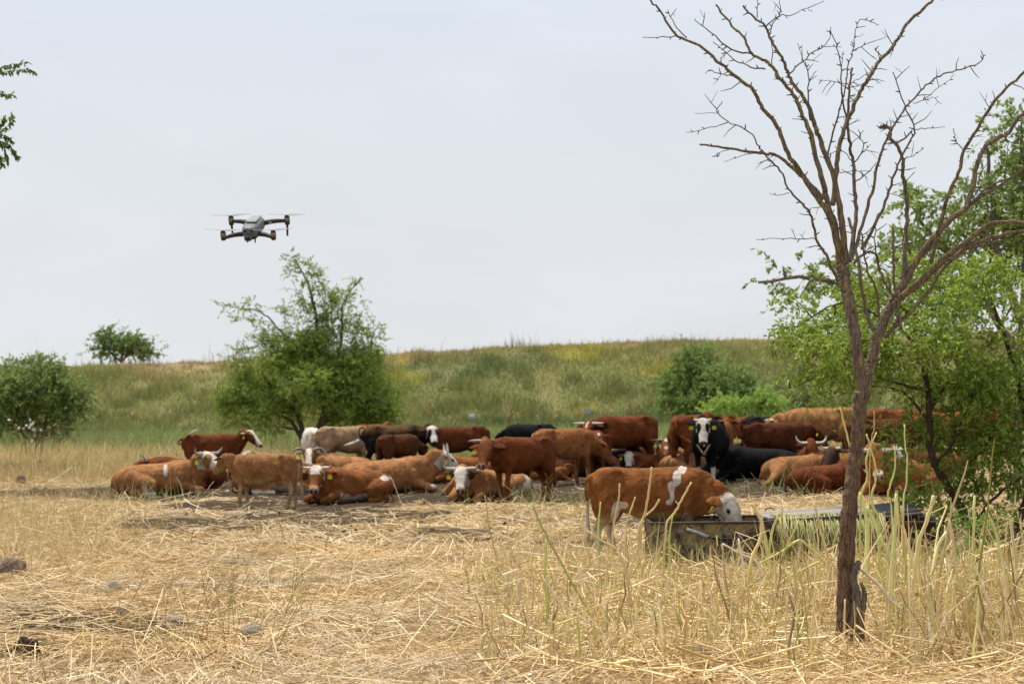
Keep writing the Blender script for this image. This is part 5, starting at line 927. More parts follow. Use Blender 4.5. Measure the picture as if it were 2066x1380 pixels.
    cow('stand', 1420, 935, 1.38, 95, 95, 45, None, BK, 'solid', label='black cow whose back barely shows above the rump of the red brown one', tags=(), tail='down')
    cow('stand', 1452, 945, 1.28, 70, 60, 45, None, OR, 'solid', label='orange brown cow showing only behind the right flank of the white faced black cow', tags=(), tail='down')
    cow('stand', 1432, 974, 1.30, -106, -93, 52, (.94, .04, 1.30), BK, 'patch', facecol=None, label='black cow standing face on with a white face and white chest mark', tags=('L', 'R'), horn='short', hornlen=1.25, horncol=(.58, .52, .36), tail='down', fat=1.12, socks=('F',), chest_v=True, muz=(.05, .035, .03), earcol=(.012, .01, .01), neckthick=1.05, leglen=1.0)
    cow('lie', 1395, 958, 1.1, 0, 0, 40, None, TN, 'solid', name='calf', calf=True, label='tan calf lying behind the legs of the white faced black cow', tags=(), tail='lie')
    cow('lie', 1527, 968, 1.46, 184, 160, 40, (.78, .2, .50), BK, 'solid', label='large black cow lying beside the white faced black cow', tags=(), tail='lie', fat=1.05)
    cow('lie', 1490, 925, 1.05, 10, 10, 45, (.95, 0, .5), OR, 'solid', label='distant orange brown cow lying beyond the large black lying cow', tags=(), tail='lie')
    # -- right part
    cow('stand', 1568, 952, 1.22, 2, 10, 52, (1.06, 0, 1.12), DR | dict(base=(0.0733, 0.0215, 0.0089)), 'solid', label='dark red cow standing with a lowered head and yellow tag beyond the black lying cow', tags=('R',), tail='over', earcol=(.06, .015, .008))
    cow('stand', 1560, 932, 1.33, 10, 10, 50, (1.05, 0, 1.1), BK | dict(base=(0.0111, 0.0104, 0.0104)), 'solid', label='black cow standing behind the dark red one with only its back showing', tags=(), tail='down')
    cow('stand', 1530, 925, 1.28, 160, 170, 50, None, RB, 'solid', label='red cow hidden behind the dark backs with only a hip showing', tags=(), tail='down')
    cow('stand', 1655, 943, 1.56, 158, 185, 55, (1.10, 0, 1.04), TN | dict(base=(0.2876, 0.1302, 0.0485)), 'solid', label='tall tan cow standing with its rump to the right and pale horns', horn='side', hornlen=.9, tags=(), tail='down', fat=1.0, swing=(0, 0, .1, -.06))
    cow('lie', 1640, 962, 1.28, -100, -88, 55, (.82, 0, .78), RB, 'solid', label='lying red cow with wide upturned white horns', horn='big', hornlen=.62, horncol=(.66, .60, .46), tags=(), tail='lie')
    cow('lie', 1618, 978, 1.26, 14, -132, 42, (.60, -.30, .74), TN | dict(base=(0.2471, 0.1119, 0.0416)), 'solid', facecol=(.05, .028, .02), label='bony tan cow lying with a hind leg stretched out and a dark brown face', horn='up', hornlen=.7, tags=('L',), tail='lie', stretch=-1, earcol=(.04, .02, .013), muz=(.12, .07, .06), fat=.92)
    cow('lie', 1690, 972, 1.28, 10, 10, 40, None, TN | dict(base=(0.2392, 0.1082, 0.0404)), 'solid', label='lying light brown cow just left of the bare trunk', tags=(), tail='lie')
    cow('lie', 1672, 997, 1.12, 6, 40, 20, (.88, .05, .56), RB | dict(base=(0.1168, 0.0339, 0.0111)), 'solid', name='calf', calf=True, label='lying red calf touching the left side of the bare trunk', tags=(), tail='lie', earcol=(.09, .025, .012))
    cow('lie', 1815, 1000, 1.38, -128, -92, 44, (.88, .02, .76), OR | dict(base=(0.2096, 0.0754, 0.0220)), 'paleMuzzle', facecol=None, label='lying orange cow facing us right of the bare trunk with a pale muzzle', horn='side', hornlen=1.0, tags=(), tail='lie', fat=1.05, muz=(.30, .18, .14), earcol=(.10, .05, .02))
    cow('stand', 1790, 962, 1.28, 4, 10, 50, None, DR | dict(base=(0.0836, 0.0266, 0.0096)), 'solid', label='dark red cow standing low behind the orange lying one', tags=(), tail='down')
    cow('stand', 1745, 940, 1.50, 174, 170, 40, None, RB | dict(base=(0.1401, 0.0406, 0.0133)), 'solid', label='red cow standing directly behind the bare trunk', tags=(), tail='down')
    cow('stand', 1815, 945, 1.50, 25, 25, 40, None, RB | dict(base=(0.1525, 0.0442, 0.0145)), 'solid', label='light red cow with a sloping rump behind the leafy stem', tags=(), tail='down')
    cow('stand', 1842, 930, 1.50, 5, 5, 40, None, DR, 'solid', label='dark red cow farthest back behind the leafy stem', tags=(), tail='down')
    cow('lie', 1880, 965, 1.3, 170, 190, 30, None, RB | dict(base=(0.1285, 0.0373, 0.0122)), 'blaze', label='lying red cow with white patches partly hidden by the leafy stem', tags=(), tail='lie', patches=[(.7, 0, .6, .2, .3, .2)])
    cow('stand', 1925, 950, 1.42, 8, 8, 40, None, OR, 'solid', label='orange brown cow glimpsed through the green leaves at the right', tags=(), tail='down')
    # -- the calf at the trough
    cow('stand', 1322, 1137, .985, -10, -36, 66, (1.0, -.04, .88), OR | dict(base=(0.1851, 0.0667, 0.0194), under=(0.316, 0.204, 0.083), leg=(0.391, 0.305, 0.163)), 'white', name='calf', calf=True, label='brown and white calf drinking with its pale head in the trough', tags=('R',), tail='down', tailtip=(.60, .50, .38), fat=.98, neckthick=1.3, facecol=np.array([.50, .43, .35]), vox=.0105, earcol=(.30, .12, .04), group='cattle resting and standing in the herd',
        patches=[(.40, -.15, 1.30, .055, .3, .07), (.33, -.22, 1.18, .055, .3, .11), (.265, -.25, 1.07, .05, .3, .08), (.27, -.25, .95, .028, .3, .09), (.23, -.25, .86, .045, .3, .04), (-.50, -.22, .70, .07, .2, .16), (-.42, -.25, .82, .09, .2, .05), (-.56, -.16, .45, .06, .1, .3), (-.93, 0, .75, .05, .12, .12), (-.72, 0, .3, .25, .3, .25), (.5, 0, .2, .3, .3, .22), (-.93, 0, .5, .10, .12, .24)], swing=(.0, .06, .12, -.06), muz=(.30, .16, .12), horn=None)
herd()
# ================================================================ STALKS, ROCKS, TROUGH, DRONE AND SMALL THINGS
r5 = np.random.default_rng(99)
def many_tubes(name, tps, r0, cols, mat):
    o = twig_mesh(name, tps, r0, (1, 1, 1), None, mat); me = o.data; K, m, _ = tps.shape
    a = me.color_attributes['Col']; C4 = np.ones((len(me.vertices), 4), np.float32); C4[:, :3] = np.repeat(cols, m * 3, 0); a.data.foreach_set('color', C4.ravel()); return o
STK = np.array([(.66, .53, .20), (.54, .49, .13), (.46, .45, .11), (.72, .56, .29), (.78, .61, .36), (.56, .37, .16), (.38, .36, .10), (.28, .18, .09)])
STKW = np.array([.17, .10, .07, .24, .20, .12, .05, .05])
def stalk_density(x, y):
    p = proj(np.stack([x, y, np.zeros_like(x)], -1)); e = 900 + (1380 - p[:, 1]) * -.1
    d = smooth(900, 1250, p[:, 0] + (fbm(x * .9, y * .9, 57) - .5) * 260) * smooth(1105, 1180, p[:, 1])
    d = d * (1 - .82 * smooth(1655, 1675, p[:, 0]) * (1 - smooth(1765, 1790, p[:, 0])) * (p[:, 1] > 1180)) * (1 - .45 * smooth(1270, 1330, p[:, 1]))
    return d * (1 - .9 * ((p[:, 0] > 1300) & (p[:, 0] < 1640) & (p[:, 1] < 1185))) * (1 - .75 * ((p[:, 0] > 1180) & (p[:, 0] < 1250) & (p[:, 1] < 1150)))
def pick(n, y0, y1, dens, r, p=1.0):
    x, y = in_view(n, y0, y1, 1.12, p, r); k = r.random(n) < dens(x, y); return x[k], y[k]
x, y = pick(10500, 11.0, 19.5, stalk_density, r5); n = len(x); h = r5.gamma(3, .068, n) * (.75 + .6 * smooth(1200, 1900, proj(np.stack([x, y, 0 * x], -1))[:, 0])); az = r5.uniform(0, 2 * math.pi, n); ln = np.abs(r5.normal(0, .28, n))
kink = r5.random(n) < .3; B = np.stack([x, y, hg(x, y) - .02], 1); D = np.stack([np.cos(az) * ln, np.sin(az) * ln, np.ones(n)], 1)
pts = [B, B + D * (h * .4)[:, None] + r5.normal(0, .012, (n, 3)), B + D * (h * .75)[:, None] + r5.normal(0, .02, (n, 3)), B + D * h[:, None]]
kd = np.stack([np.cos(az + 1) * 1.0, np.sin(az + 1) * 1.0, np.full(n, -.35)], 1) * (h * .35)[:, None]; pts.append(np.where(kink[:, None], pts[3] + kd, pts[3] + D * (h * .08)[:, None]))
tps = np.stack(pts, 1)
tag(many_tubes('dry_stubble', tps, r5.gamma(5, .00112, n) * (.75 + h), STK[r5.choice(8, n, p=STKW)] * r5.uniform(.85, 1.3, (n, 1)), M_stalk), 'dense dry yellow stubble standing over the right foreground', 'stubble', kind='stuff')
x, y = pick(26000, 11.0, 19.5, stalk_density, r5); n = len(x); h = r5.gamma(4, .055, n); lnb = np.stack([r5.normal(0, .38, n) * h, r5.normal(0, .38, n) * h, 0 * h], 1)
tag(blades('dry_blades', np.stack([x, y, hg(x, y) - .01], 1), h, r5.gamma(4, .0013, n), lnb, np.array([(.74, .58, .30), (.62, .46, .20), (.80, .66, .42), (.50, .34, .15), (.56, .50, .16)])[r5.integers(0, 5, n)] * r5.uniform(.75, 1.2, (n, 1)), M_straw), 'broad dry golden blades between the stubble at the right', 'grass', kind='stuff')
# fallen thick stalks crossing each other
x, y = pick(13000, 10.6, 19, lambda x, y: .04 + .96 * stalk_density(x, y), r5); n = len(x); L_ = r5.gamma(4, .085, n); az = r5.uniform(0, 2 * math.pi, n) ; D = np.stack([np.cos(az), np.sin(az), r5.normal(0, .16, n)], 1)
c = np.stack([x, y, hg(x, y) + r5.random(n) ** 1.5 * .13 * (.3 + stalk_density(x, y)) + .01 + np.abs(D[:, 2]) * L_ * .5], 1)
tps = np.stack([c - D * (L_ * .5)[:, None], c - D * (L_ * .15)[:, None] + r5.normal(0, .012, (n, 3)), c + D * (L_ * .2)[:, None] + r5.normal(0, .012, (n, 3)), c + D * (L_ * .5)[:, None]], 1)
tag(many_tubes('fallen_stalks', tps, np.minimum(r5.gamma(5, .00105, n), .008) + .001, (STRAWC[r5.choice(8, n, p=STRAWW)] * .75 + STK[r5.choice(8, n, p=STKW)] * .28) * r5.uniform(.85, 1.45, (n, 1)), M_stalk), 'fallen stalks criss crossing the straw', 'stalks', kind='stuff')
# green yellow stubble at the edge of the herd
def dh(x, y):
    p = proj(np.stack([x, y, np.zeros_like(x)], -1)); e = np.zeros(len(x))
    for cx, cy, rx, ry, k in [(300, 1006, 110, 10, .8), (1130, 1018, 110, 16, 1), (1010, 1012, 120, 10, .5), (1560, 992, 110, 16, .6), (1640, 1005, 60, 10, .6), (840, 1005, 160, 8, .25), (1200, 1040, 80, 20, .3)]: e = np.maximum(e, k * (((p[:, 0] - cx) / rx) ** 2 + ((p[:, 1] - cy) / ry) ** 2 < 1))
    return e
x, y = pick(26000, 24, 42, dh, r5); n = min(len(x), 420); x, y = x[:n], y[:n]; h = r5.gamma(4, .05, n); D = np.stack([r5.normal(0, .5, n), r5.normal(0, .4, n), np.ones(n)], 1); B = np.stack([x, y, hg(x, y)], 1)
tps = np.stack([B + D * (h * t_)[:, None] + r5.normal(0, .01, (n, 3)) for t_ in (0, .35, .7, 1)], 1)
tag(many_tubes('green_stubble', tps, r5.uniform(.004, .009, n), np.array([(.40, .40, .13), (.50, .44, .20), (.33, .36, .10)])[r5.integers(0, 3, n)] * r5.uniform(.8, 1.2, (n, 1)), M_stalk), 'sparse green yellow stubble along the edge of the trodden ground', 'stubble', kind='stuff')

# the prominent single stalks, each a thing
ZC = lambda a, b: (700 + a / 2.951, 1000 + b / 2.951)
ZD = lambda a, b: (1366 + a / 2.951, 1000 + b / 2.951)
ZE = lambda a, b: (1440 + a / 4.49, 800 + b / 4.49)
ZG = lambda a, b: (1140 + a / 5.437, 820 + b / 5.437)
YG, TNK, PK, GRs = (.52, .50, .17), (.55, .41, .18), (.62, .50, .34), (.42, .44, .12)
STALKS = [
 (ZC, [(1105, 50), (1150, 160), (1200, 260), (1330, 500), (1430, 680), (1520, 830)], 3.0, (.33, .30, .09), None), (ZC, [(820, 0), (850, 190), (875, 300), (905, 430)], 1.6, (.42, .28, .13), 1170), (ZC, [(850, 320), (910, 440), (970, 530)], 2.0, PK, 1210), (ZC, [(800, 420), (880, 490), (1010, 560), (1140, 640)], 2.4, YG, 1230),
 (ZC, [(1170, 495), (1215, 560), (1245, 610), (1300, 660), (1460, 770), (1600, 880), (1760, 1010)], 2.4, PK, None), (ZC, [(1240, 570), (1225, 750), (1200, 920)], 3.2, PK, None), (ZC, [(1185, 260), (1180, 500), (1190, 700), (1180, 900)], 3.0, GRs, None), (ZC, [(1110, 190), (1115, 300), (1100, 420), (1120, 600)], 1.8, TNK, 1230), (ZC, [(1400, 110), (1410, 220), (1440, 330)], 2.0, TNK, 1190),
 (ZC, [(1430, 210), (1520, 270), (1615, 330), (1670, 500), (1690, 650), (1740, 820)], 3.0, TNK, None), (ZC, [(1610, 330), (1650, 430), (1670, 530), (1700, 640)], 2.6, TNK, 1280), (ZC, [(1410, 505), (1530, 545), (1640, 575), (1730, 600)], 2.6, YG, 1250), (ZC, [(1760, 390), (1755, 520), (1750, 640), (1760, 720)], 4.0, TNK, None), (ZC, [(1550, 620), (1545, 800), (1550, 1000)], 3.6, (.34, .27, .12), None),
 (ZC, [(1775, 680), (1600, 750), (1390, 820)], 2.2, GRs, 1290), (ZC, [(990, 335), (1120, 345), (1250, 370), (1370, 410)], 1.5, PK, 1230), (ZC, [(1335, 300), (1400, 305), (1480, 335)], 1.8, PK, 1210), (ZC, [(280, 620), (320, 570), (380, 540), (430, 570), (560, 650)], 1.8, (.40, .34, .14), 1240),
 (ZG, [(600, 845), (590, 1000), (560, 1160), (530, 1320)], 2.2, TNK, 1170), (ZG, [(770, 990), (730, 1120), (680, 1260)], 2.2, TNK, 1180), (ZG, [(950, 665), (930, 850), (900, 1050), (870, 1200), (820, 1330)], 3.0, TNK, 1190), (ZG, [(1035, 1015), (980, 1110), (880, 1200), (840, 1280)], 2.6, TNK, 1180), (ZG, [(1385, 830), (1320, 950), (1260, 1060), (1200, 1170), (1110, 1310)], 2.8, (.58, .45, .22), 1220), (ZG, [(390, 1050), (375, 1200), (365, 1320)], 2.6, GRs, 1160), (ZG, [(1190, 1170), (1170, 1260), (1150, 1400)], 2.0, GRs, 1240),
 (ZD, [(445, 45), (480, 110), (500, 150), (498, 240), (445, 380), (425, 500), (410, 780)], 4.0, (.60, .42, .17), None), (ZD, [(500, 130), (525, 250), (545, 400), (600, 600)], 4.0, YG, None), (ZD, [(725, 150), (640, 330), (560, 460), (530, 520)], 2.6, GRs, 1240), (ZD, [(500, 400), (640, 320), (720, 265), (770, 290), (900, 410), (960, 480)], 3.2, YG, 1215),
 (ZD, [(270, 285), (370, 340), (480, 400), (500, 520)], 3.0, PK, 1230), (ZD, [(268, 290), (290, 500), (320, 700), (340, 850)], 3.0, (.38, .28, .13), None), (ZD, [(365, 255), (395, 430), (415, 620)], 3.0, PK, None), (ZD, [(815, 50), (860, 220), (900, 380), (910, 480)], 3.0, TNK, 1220), (ZD, [(605, 100), (560, 250), (550, 420), (590, 560)], 3.2, YG, None),
 (ZD, [(1305, -10), (1300, 200), (1280, 400), (1270, 600), (1255, 900)], 4.2, (.58, .58, .20), None), (ZD, [(1090, -20), (1125, 120), (1130, 400), (1125, 660)], 5.0, (.52, .53, .18), None), (ZD, [(1130, 60), (1190, 200), (1250, 330), (1340, 480)], 5.0, (.50, .52, .18), 1230), (ZD, [(1527, 0), (1495, 130), (1440, 280), (1420, 430), (1400, 600), (1380, 850)], 5.0, (.62, .54, .26), None), (ZD, [(1605, 215), (1550, 310), (1520, 470), (1490, 620), (1460, 800)], 4.5, (.66, .58, .30), None),
 (ZD, [(1035, 395), (1180, 510), (1270, 620), (1350, 690), (1430, 800), (1490, 910)], 5.0, PK, None), (ZD, [(1620, 140), (1650, 300), (1670, 480), (1750, 650), (1870, 830), (1940, 960)], 3.8, TNK, None), (ZD, [(1335, 60), (1350, 250), (1360, 450), (1370, 700)], 3.4, TNK, None), (ZD, [(1815, 260), (1810, 400), (1790, 650), (1790, 900)], 3.4, YG, None), (ZD, [(1895, 280), (1930, 420), (1980, 560), (2030, 640)], 3.8, TNK, 1280),
 (ZD, [(2040, 250), (1910, 310), (1860, 335), (1830, 500), (1800, 700)], 3.0, PK, None), (ZD, [(1700, 412), (1560, 425), (1440, 450)], 2.4, PK, 1250), (ZD, [(1490, 720), (1510, 850), (1530, 1000)], 3.2, (.72, .66, .55), None), (ZD, [(1840, 70), (1890, 200), (1950, 420), (2066, 640)], 3.4, YG, 1290), (ZD, [(1772, 0), (1765, 300), (1755, 460)], 3.6, YG, 1260), (ZD, [(1000, 615), (998, 800), (1000, 950)], 2.6, TNK, None), (ZD, [(1060, 580), (1040, 760), (1010, 900)], 2.6, PK, None), (ZD, [(680, 1070), (1100, 1068), (1390, 1078)], 2.6, PK, 1372), (ZD, [(850, 390), (640, 500), (560, 600)], 3.4, YG, 1260), (ZD, [(790, 780), (640, 800), (490, 835)], 3.0, PK, 1310), (ZD, [(1500, 570), (1400, 620), (1330, 700)], 2.6, TNK, 1290), (ZD, [(1960, 600), (2066, 720)], 3, PK, 1290),
 (ZE, [(1145, 100), (1180, 250), (1225, 430), (1260, 620)], 2.4, YG, 1240), (ZE, [(1385, 340), (1420, 460), (1460, 620), (1465, 760), (1430, 900), (1450, 1020), (1490, 1130)], 2.8, YG, 1250), (ZE, [(1475, 325), (1410, 470), (1380, 600), (1390, 740), (1345, 860), (1330, 1050)], 2.6, YG, 1240), (ZE, [(1635, 445), (1640, 650), (1600, 800), (1575, 900), (1610, 1000)], 2.2, YG, 1250), (ZE, [(1725, 250), (1730, 420), (1755, 560), (1745, 780), (1720, 960)], 2.0, YG, 1240), (ZE, [(1450, 130), (1455, 300), (1420, 460)], 1.3, TNK, 1250)]
for zf, pts, rad, col, by in STALKS:
    q = [zf(*p) for p in pts]
    if by is not None:
        lx, ly = q[-1]; px_, py_ = q[-2]; 
        if ly < by: q.append((lx + (lx - px_) * .3, (ly + by) / 2)); q.append((lx + (lx - px_) * .45, by))
    lo = max(q, key=lambda p: p[1]); Y = float(G(*lo)[1]); z0 = float(hg(G(*lo)[0], Y)); dr = r5.uniform(-.12, .12)
    b_ = G(*lo); b_ = np.array([b_[0], Y, z0 - .01]); W_ = np.array([P(a, c_, Y + dr * (lo[1] - c_) / 150) for a, c_ in q]); Q = catmull(W_, 4); Q[1:-1] += r5.normal(0, .0015, Q[1:-1].shape)
    t_ = np.linspace(0, 1, len(Q)); R_ = rad * .98 * Y / F0 * (.72 + .28 * t_); cc = np.asarray(col)[None] * (1.05 + .3 * fbm(t_ * 9, t_ * 0 + rad, 3)[:, None]); mb = MB()
    mb.tube(Q - b_, R_, 6, cc, jit=r5.uniform(.9, 1.1, (len(Q), 6)))
    if rad > 2.2 and r5.random() < .5:          # a short side spur
        i = int(len(Q) * r5.uniform(.1, .5)); e = Q[i] + np.array([r5.normal(0, .03), r5.normal(0, .02), r5.uniform(.02, .05)]); mb.tube([Q[i] - b_, e - b_], [R_[i] * .45, R_[i] * .25], 4, cc[0])
    o = mb.build('dry_stalk', M_stalk, None, True); o.location = tuple(b_)
    tag(o, 'tall dry yellowish stalk standing or leaning among the stubble', 'stalk', 'dry stalks in the right foreground')

# ---- rocks
def rock(px, py, w, h, col, label, seed, name='rock', group='rocks in the foreground straw', Y=None, z=None, lumps=.22):
    r = np.random.default_rng(seed); g = G(px, py); k0 = 1.12 if group == 'rocks in the foreground straw' else 1.0; w, h = w * k0, h * k0; m = g[1] / F0; v, f = ellip((0, 0, 0), (1, 1, 1), 14, 20); v = v / np.linalg.norm(v, axis=1)[:, None]
    k = n3(v * .35, seed) * lumps + n3(v * 1.1, seed + 4) * .05; v = v * (1 + k)[:, None] * np.array([w * m / 2, w * m / 2 * .8, h * m * .95]); v[:, 2] += h * m * .45
    v[:, 2] = np.maximum(v[:, 2], -.02); me = mesh_np(name, v, f, np.asarray(col)[None] * (1 + .3 * n3(v * 9, seed)[:, None]), True); o = link(name, me, M_rock)
    o.location = (g[0], g[1], float(hg(g[0], g[1])) if z is None else z); tag(o, label, 'rock' if name == 'rock' else name.split('_')[-1], group); return o
GYr, BRr = (.25, .20, .15), (.17, .125, .09)
rock(20, 1168, 58, 27, BRr, 'large dark brown rock cut by the left edge of the picture', 1); rock(229, 1200, 30, 17, GYr, 'small grey rock left of centre in the straw', 2); rock(247, 1238, 26, 14, BRr, 'flat brown rock just below the small grey one', 3)
rock(350, 1262, 44, 12, GYr, 'low grey stone half buried right of the dark soil patch', 4); rock(508, 1298, 48, 25, (.29, .24, .19), 'rounded light grey stone with a domed top in the foreground', 5); rock(545, 1333, 36, 11, GYr, 'flat grey stone in front of the domed one', 6)
rock(549, 1370, 36, 17, (.30, .24, .18), 'pale stone nearest the bottom edge', 7); rock(466, 1206, 18, 12, BRr, 'little dark stone behind the domed grey one', 8); rock(428, 1262, 16, 10, (.07, .045, .035), 'dark clod between the dry weeds', 9, 'soil_clod', None)
rock(55, 1324, 50, 30, (.05, .032, .022), 'dark clump of dried dung at the lower left', 10, 'dung_clump', None, lumps=.4); rock(1095, 987, 18, 7, (.24, .2, .17), 'small pale stone by the hooves of the brown calf', 11, group=None)
rock(1424, 1152, 44, 28, (.14, .11, .09), 'round brown stone against the yellow trough', 12, group='rocks at the foot of the trough'); rock(1512, 1156, 56, 24, (.10, .08, .065), 'dark stone against the trough right of the round one', 13, group='rocks at the foot of the trough'); rock(1375, 1156, 36, 10, BRr, 'flat stone at the left foot of the trough', 14, group='rocks at the foot of the trough')
rock(1408, 1356, 44, 34, (.13, .13, .13), 'grey stone under the crossed stalks at the bottom', 15); rock(42, 978, 20, 14, BRr, 'brown stone in the tall grass at the far left', 16, group='stones on the left soil strip')
for i, (a, b_, w_, h_) in enumerate([(70, 993, 14, 8), (92, 991, 12, 8), (44, 1000, 18, 8), (14, 1001, 12, 8)]): rock(a, b_, w_, h_, (.13, .125, .12), 'little grey stone on the dark soil strip at the left', 20 + i, group='stones on the left soil strip')
for i in range(46):         # clods and dung crumbs on the trodden ground
    a, b_ = [(r5.uniform(250, 720), r5.uniform(1035, 1090)), (r5.uniform(700, 1180), r5.uniform(1015, 1110)), (r5.uniform(20, 420), r5.uniform(1240, 1290)), (r5.uniform(500, 1500), r5.uniform(965, 1010))][i % 4]
    rock(a, b_, r5.uniform(5, 13), r5.uniform(3, 7), (.05, .035, .025), 'small dark clod lying on the trodden ground', 40 + i, 'soil_clod', 'dark clods on the trodden ground', lumps=.35)
def scrap(px, py, w, col, label, name='plastic_scrap'):
    g = G(px, py); m = g[1] / F0; xs_ = np.linspace(-.5, .5, 5); V = [(x_ * w * m, y_ * w * m * .6, .012 + .012 * math.sin(x_ * 9 + y_ * 5) + dz) for dz in (0, .004) for y_ in xs_ for x_ in xs_]
    F = [(k + j * 5 + i, k + j * 5 + i + 1, k + j * 5 + i + 6, k + j * 5 + i + 5) for k in (0, 25) for j in range(4) for i in range(4)]
    me = mesh_np(name, np.array(V), F, np.tile(np.array(col), (50, 1)), True); o = link(name, me, M_plastic); o.location = (g[0], g[1], float(hg(g[0], g[1]))); tag(o, label, 'litter')
scrap(1108, 984, 8, (.5, .04, .05), 'crumpled red plastic scrap on the dark soil'); scrap(1121, 981, 8, (.35, .45, .6), 'pale blue plastic scrap on the dark soil'); scrap(458, 991, 8, (.7, .7, .7), 'white scrap on the soil behind the standing tan calf'); scrap(1186, 1157, 14, (.75, .72, .68), 'white scrap caught in the stubble below the drinking calf')

# ---- trough, in two joined tanks with rings, hose and a board cover
def mat_rust(name, c1, c2, c3):
    m = bpy.data.materials.new(name); m.use_nodes = True; t = m.node_tree; N = t.nodes; L = t.links; b = N['Principled BSDF']; b.inputs['Roughness'].default_value = .8; b.inputs['Specular IOR Level'].default_value = .2
    tcn = N.new('ShaderNodeTexCoord'); n1 = N.new('ShaderNodeTexNoise'); n1.inputs['Scale'].default_value = 5; n1.inputs['Detail'].default_value = 6; n1.inputs['Roughness'].default_value = .65; L.new(tcn.outputs['Object'], n1.inputs['Vector'])
    r1_ = N.new('ShaderNodeValToRGB'); e = r1_.color_ramp.elements; e[0].position = .40; e[0].color = (*c1, 1); e[1].position = .62; e[1].color = (*c2, 1); k = r1_.color_ramp.elements.new(.50); k.color = (*c3, 1); L.new(n1.outputs['Fac'], r1_.inputs[0])
    n2 = N.new('ShaderNodeTexNoise'); n2.inputs['Scale'].default_value = 28; n2.inputs['Detail'].default_value = 4; L.new(tcn.outputs['Object'], n2.inputs['Vector'])
    mr = N.new('ShaderNodeMapRange'); mr.inputs['From Min'].default_value = .3; mr.inputs['From Max'].default_value = .7; mr.inputs['To Min'].default_value = .55; mr.inputs['To Max'].default_value = 1.3; L.new(n2.outputs['Fac'], mr.inputs['Value'])
    v = N.new('ShaderNodeVectorMath'); v.operation = 'SCALE'; L.new(r1_.outputs[0], v.inputs[0]); L.new(mr.outputs[0], v.inputs['Scale']); L.new(v.outputs[0], b.inputs['Base Color'])
    bp = N.new('ShaderNodeBump'); bp.inputs['Distance'].default_value = .01; L.new(n2.outputs['Fac'], bp.inputs['Height']); L.new(bp.outputs[0], b.inputs['Normal']); return m
M_yrust = mat_rust('yellow_rust', (.06, .04, .025), (.38, .27, .07), (.26, .20, .12)); M_red = mat_rust('red_rust', (.03, .012, .010), (.13, .035, .025), (.08, .022, .016)); M_darkmetal = mat_attr('dark_metal', rough=.55, nscale=18, namt=.4, spec=.4)
YF, YK = 18.45, 19.5
def tank(x0, x1, name, label, m_out, hgt=.445):
    root = empty(name, ((x0 + x1) / 2, YF, float(hg((x0 + x1) / 2, YF)) - .02)); b_ = np.array(root.location); tag(root, label, 'trough', 'joined drinking troughs'); w = x1 - x0; dpt = YK - YF; th = .012; sl_ = .05
    def wall(p0, p1, inw):      # leaning sheet wall with thickness
        p0, p1 = np.array(p0, float), np.array(p1, float); inw = np.array(inw, float); V = [p0 + inw * sl_, p1 + inw * sl_, p1 + [0, 0, hgt], p0 + [0, 0, hgt]]; V = V + [v + inw * th for v in V]
        return V, [(0, 1, 2, 3), (7, 6, 5, 4), (0, 4, 5, 1), (1, 5, 6, 2), (2, 6, 7, 3), (3, 7, 4, 0)]
    mb = MB()
    for p0, p1, q in [((-w / 2, 0, 0), (w / 2, 0, 0), (0, 1, 0)), ((w / 2, dpt, 0), (-w / 2, dpt, 0), (0, -1, 0)), ((-w / 2, dpt - .001, 0), (-w / 2, .001, 0), (1, 0, 0)), ((w / 2, .001, 0), (w / 2, dpt - .001, 0), (-1, 0, 0))]: mb.add(*wall(p0, p1, q))
    mb.build('side', m_out, root); mb = MB(); mb.box((0, dpt / 2, .06), (w - .12, dpt - .12, .02)); mb.build('floor_plate', M_red, root)
    mb = MB(); mb.box((0, -.004, hgt + .012), (w + .03, .045, .024), (.045, .03, .024), bev=.006); mb.box((0, dpt + .004, hgt + .012), (w + .03, .045, .024), (.03, .022, .02), bev=.006)
    for s in (-1, 1): mb.box((s * w / 2, dpt / 2, hgt + .010), (.040, dpt - .05, .02), (.03, .022, .02), bev=.005)
    mb.build('rim', M_darkmetal, root); return root, b_
xl, xm, xr = G(1316, 1150)[0] * YF / G(1316, 1150)[1], (1622 - 1033) / F0 * YF, (1895 - 1033) / F0 * YF
t1, b1 = tank(xl, xm - .02, 'water_trough', 'yellowed rusty water trough the calf is drinking from', M_yrust); t2, b2 = tank(xm + .02, xr, 'water_trough', 'dark red water trough behind the bare trunk', M_red)
for px_, yk, rr in [(1442, YF, .062), (1382, YF + .25, .055), (1548, YK, .062)]:
    x_ = (px_ - 1033) / F0 * yk; a = np.linspace(-.15, math.pi + .15, 14); pts = np.stack([x_ + rr * np.cos(a), np.full(14, yk), .445 + b1[2] + .02 + rr * 1.15 * np.sin(a)], 1); mb = MB(); mb.tube(pts - b1, .006, 6, (.03, .028, .027)); mb.build('ring_handle', M_darkmetal, t1, True)
def hose():
    pts = [P(1386, 1068, YF - .05), P(1410, 1076, YF - .07), P(1428, 1083, YF - .08), P(1450, 1087, YF - .09), P(1480, 1087, YF - .08), P(1520, 1081, YF - .06), P(1556, 1076, YF - .04), P(1590, 1074, YF - .04)]
    root = empty('water_hose', P(1386, 1068, YF - .05)); b_ = np.array(root.location); tag(root, 'black hose with a grey metal end clipped along the yellowed trough', 'hose'); Q = catmull(pts, 5) - b_; mb = MB(); mb.tube(Q[10:], .012, 8, (.015, .015, .016)); mb.build('tube', M_plastic, root, True)
    mb = MB(); mb.tube(Q[:11], .017, 8, (.22, .22, .21)); mb.build('pipe_end', M_darkmetal, root, True)
hose()
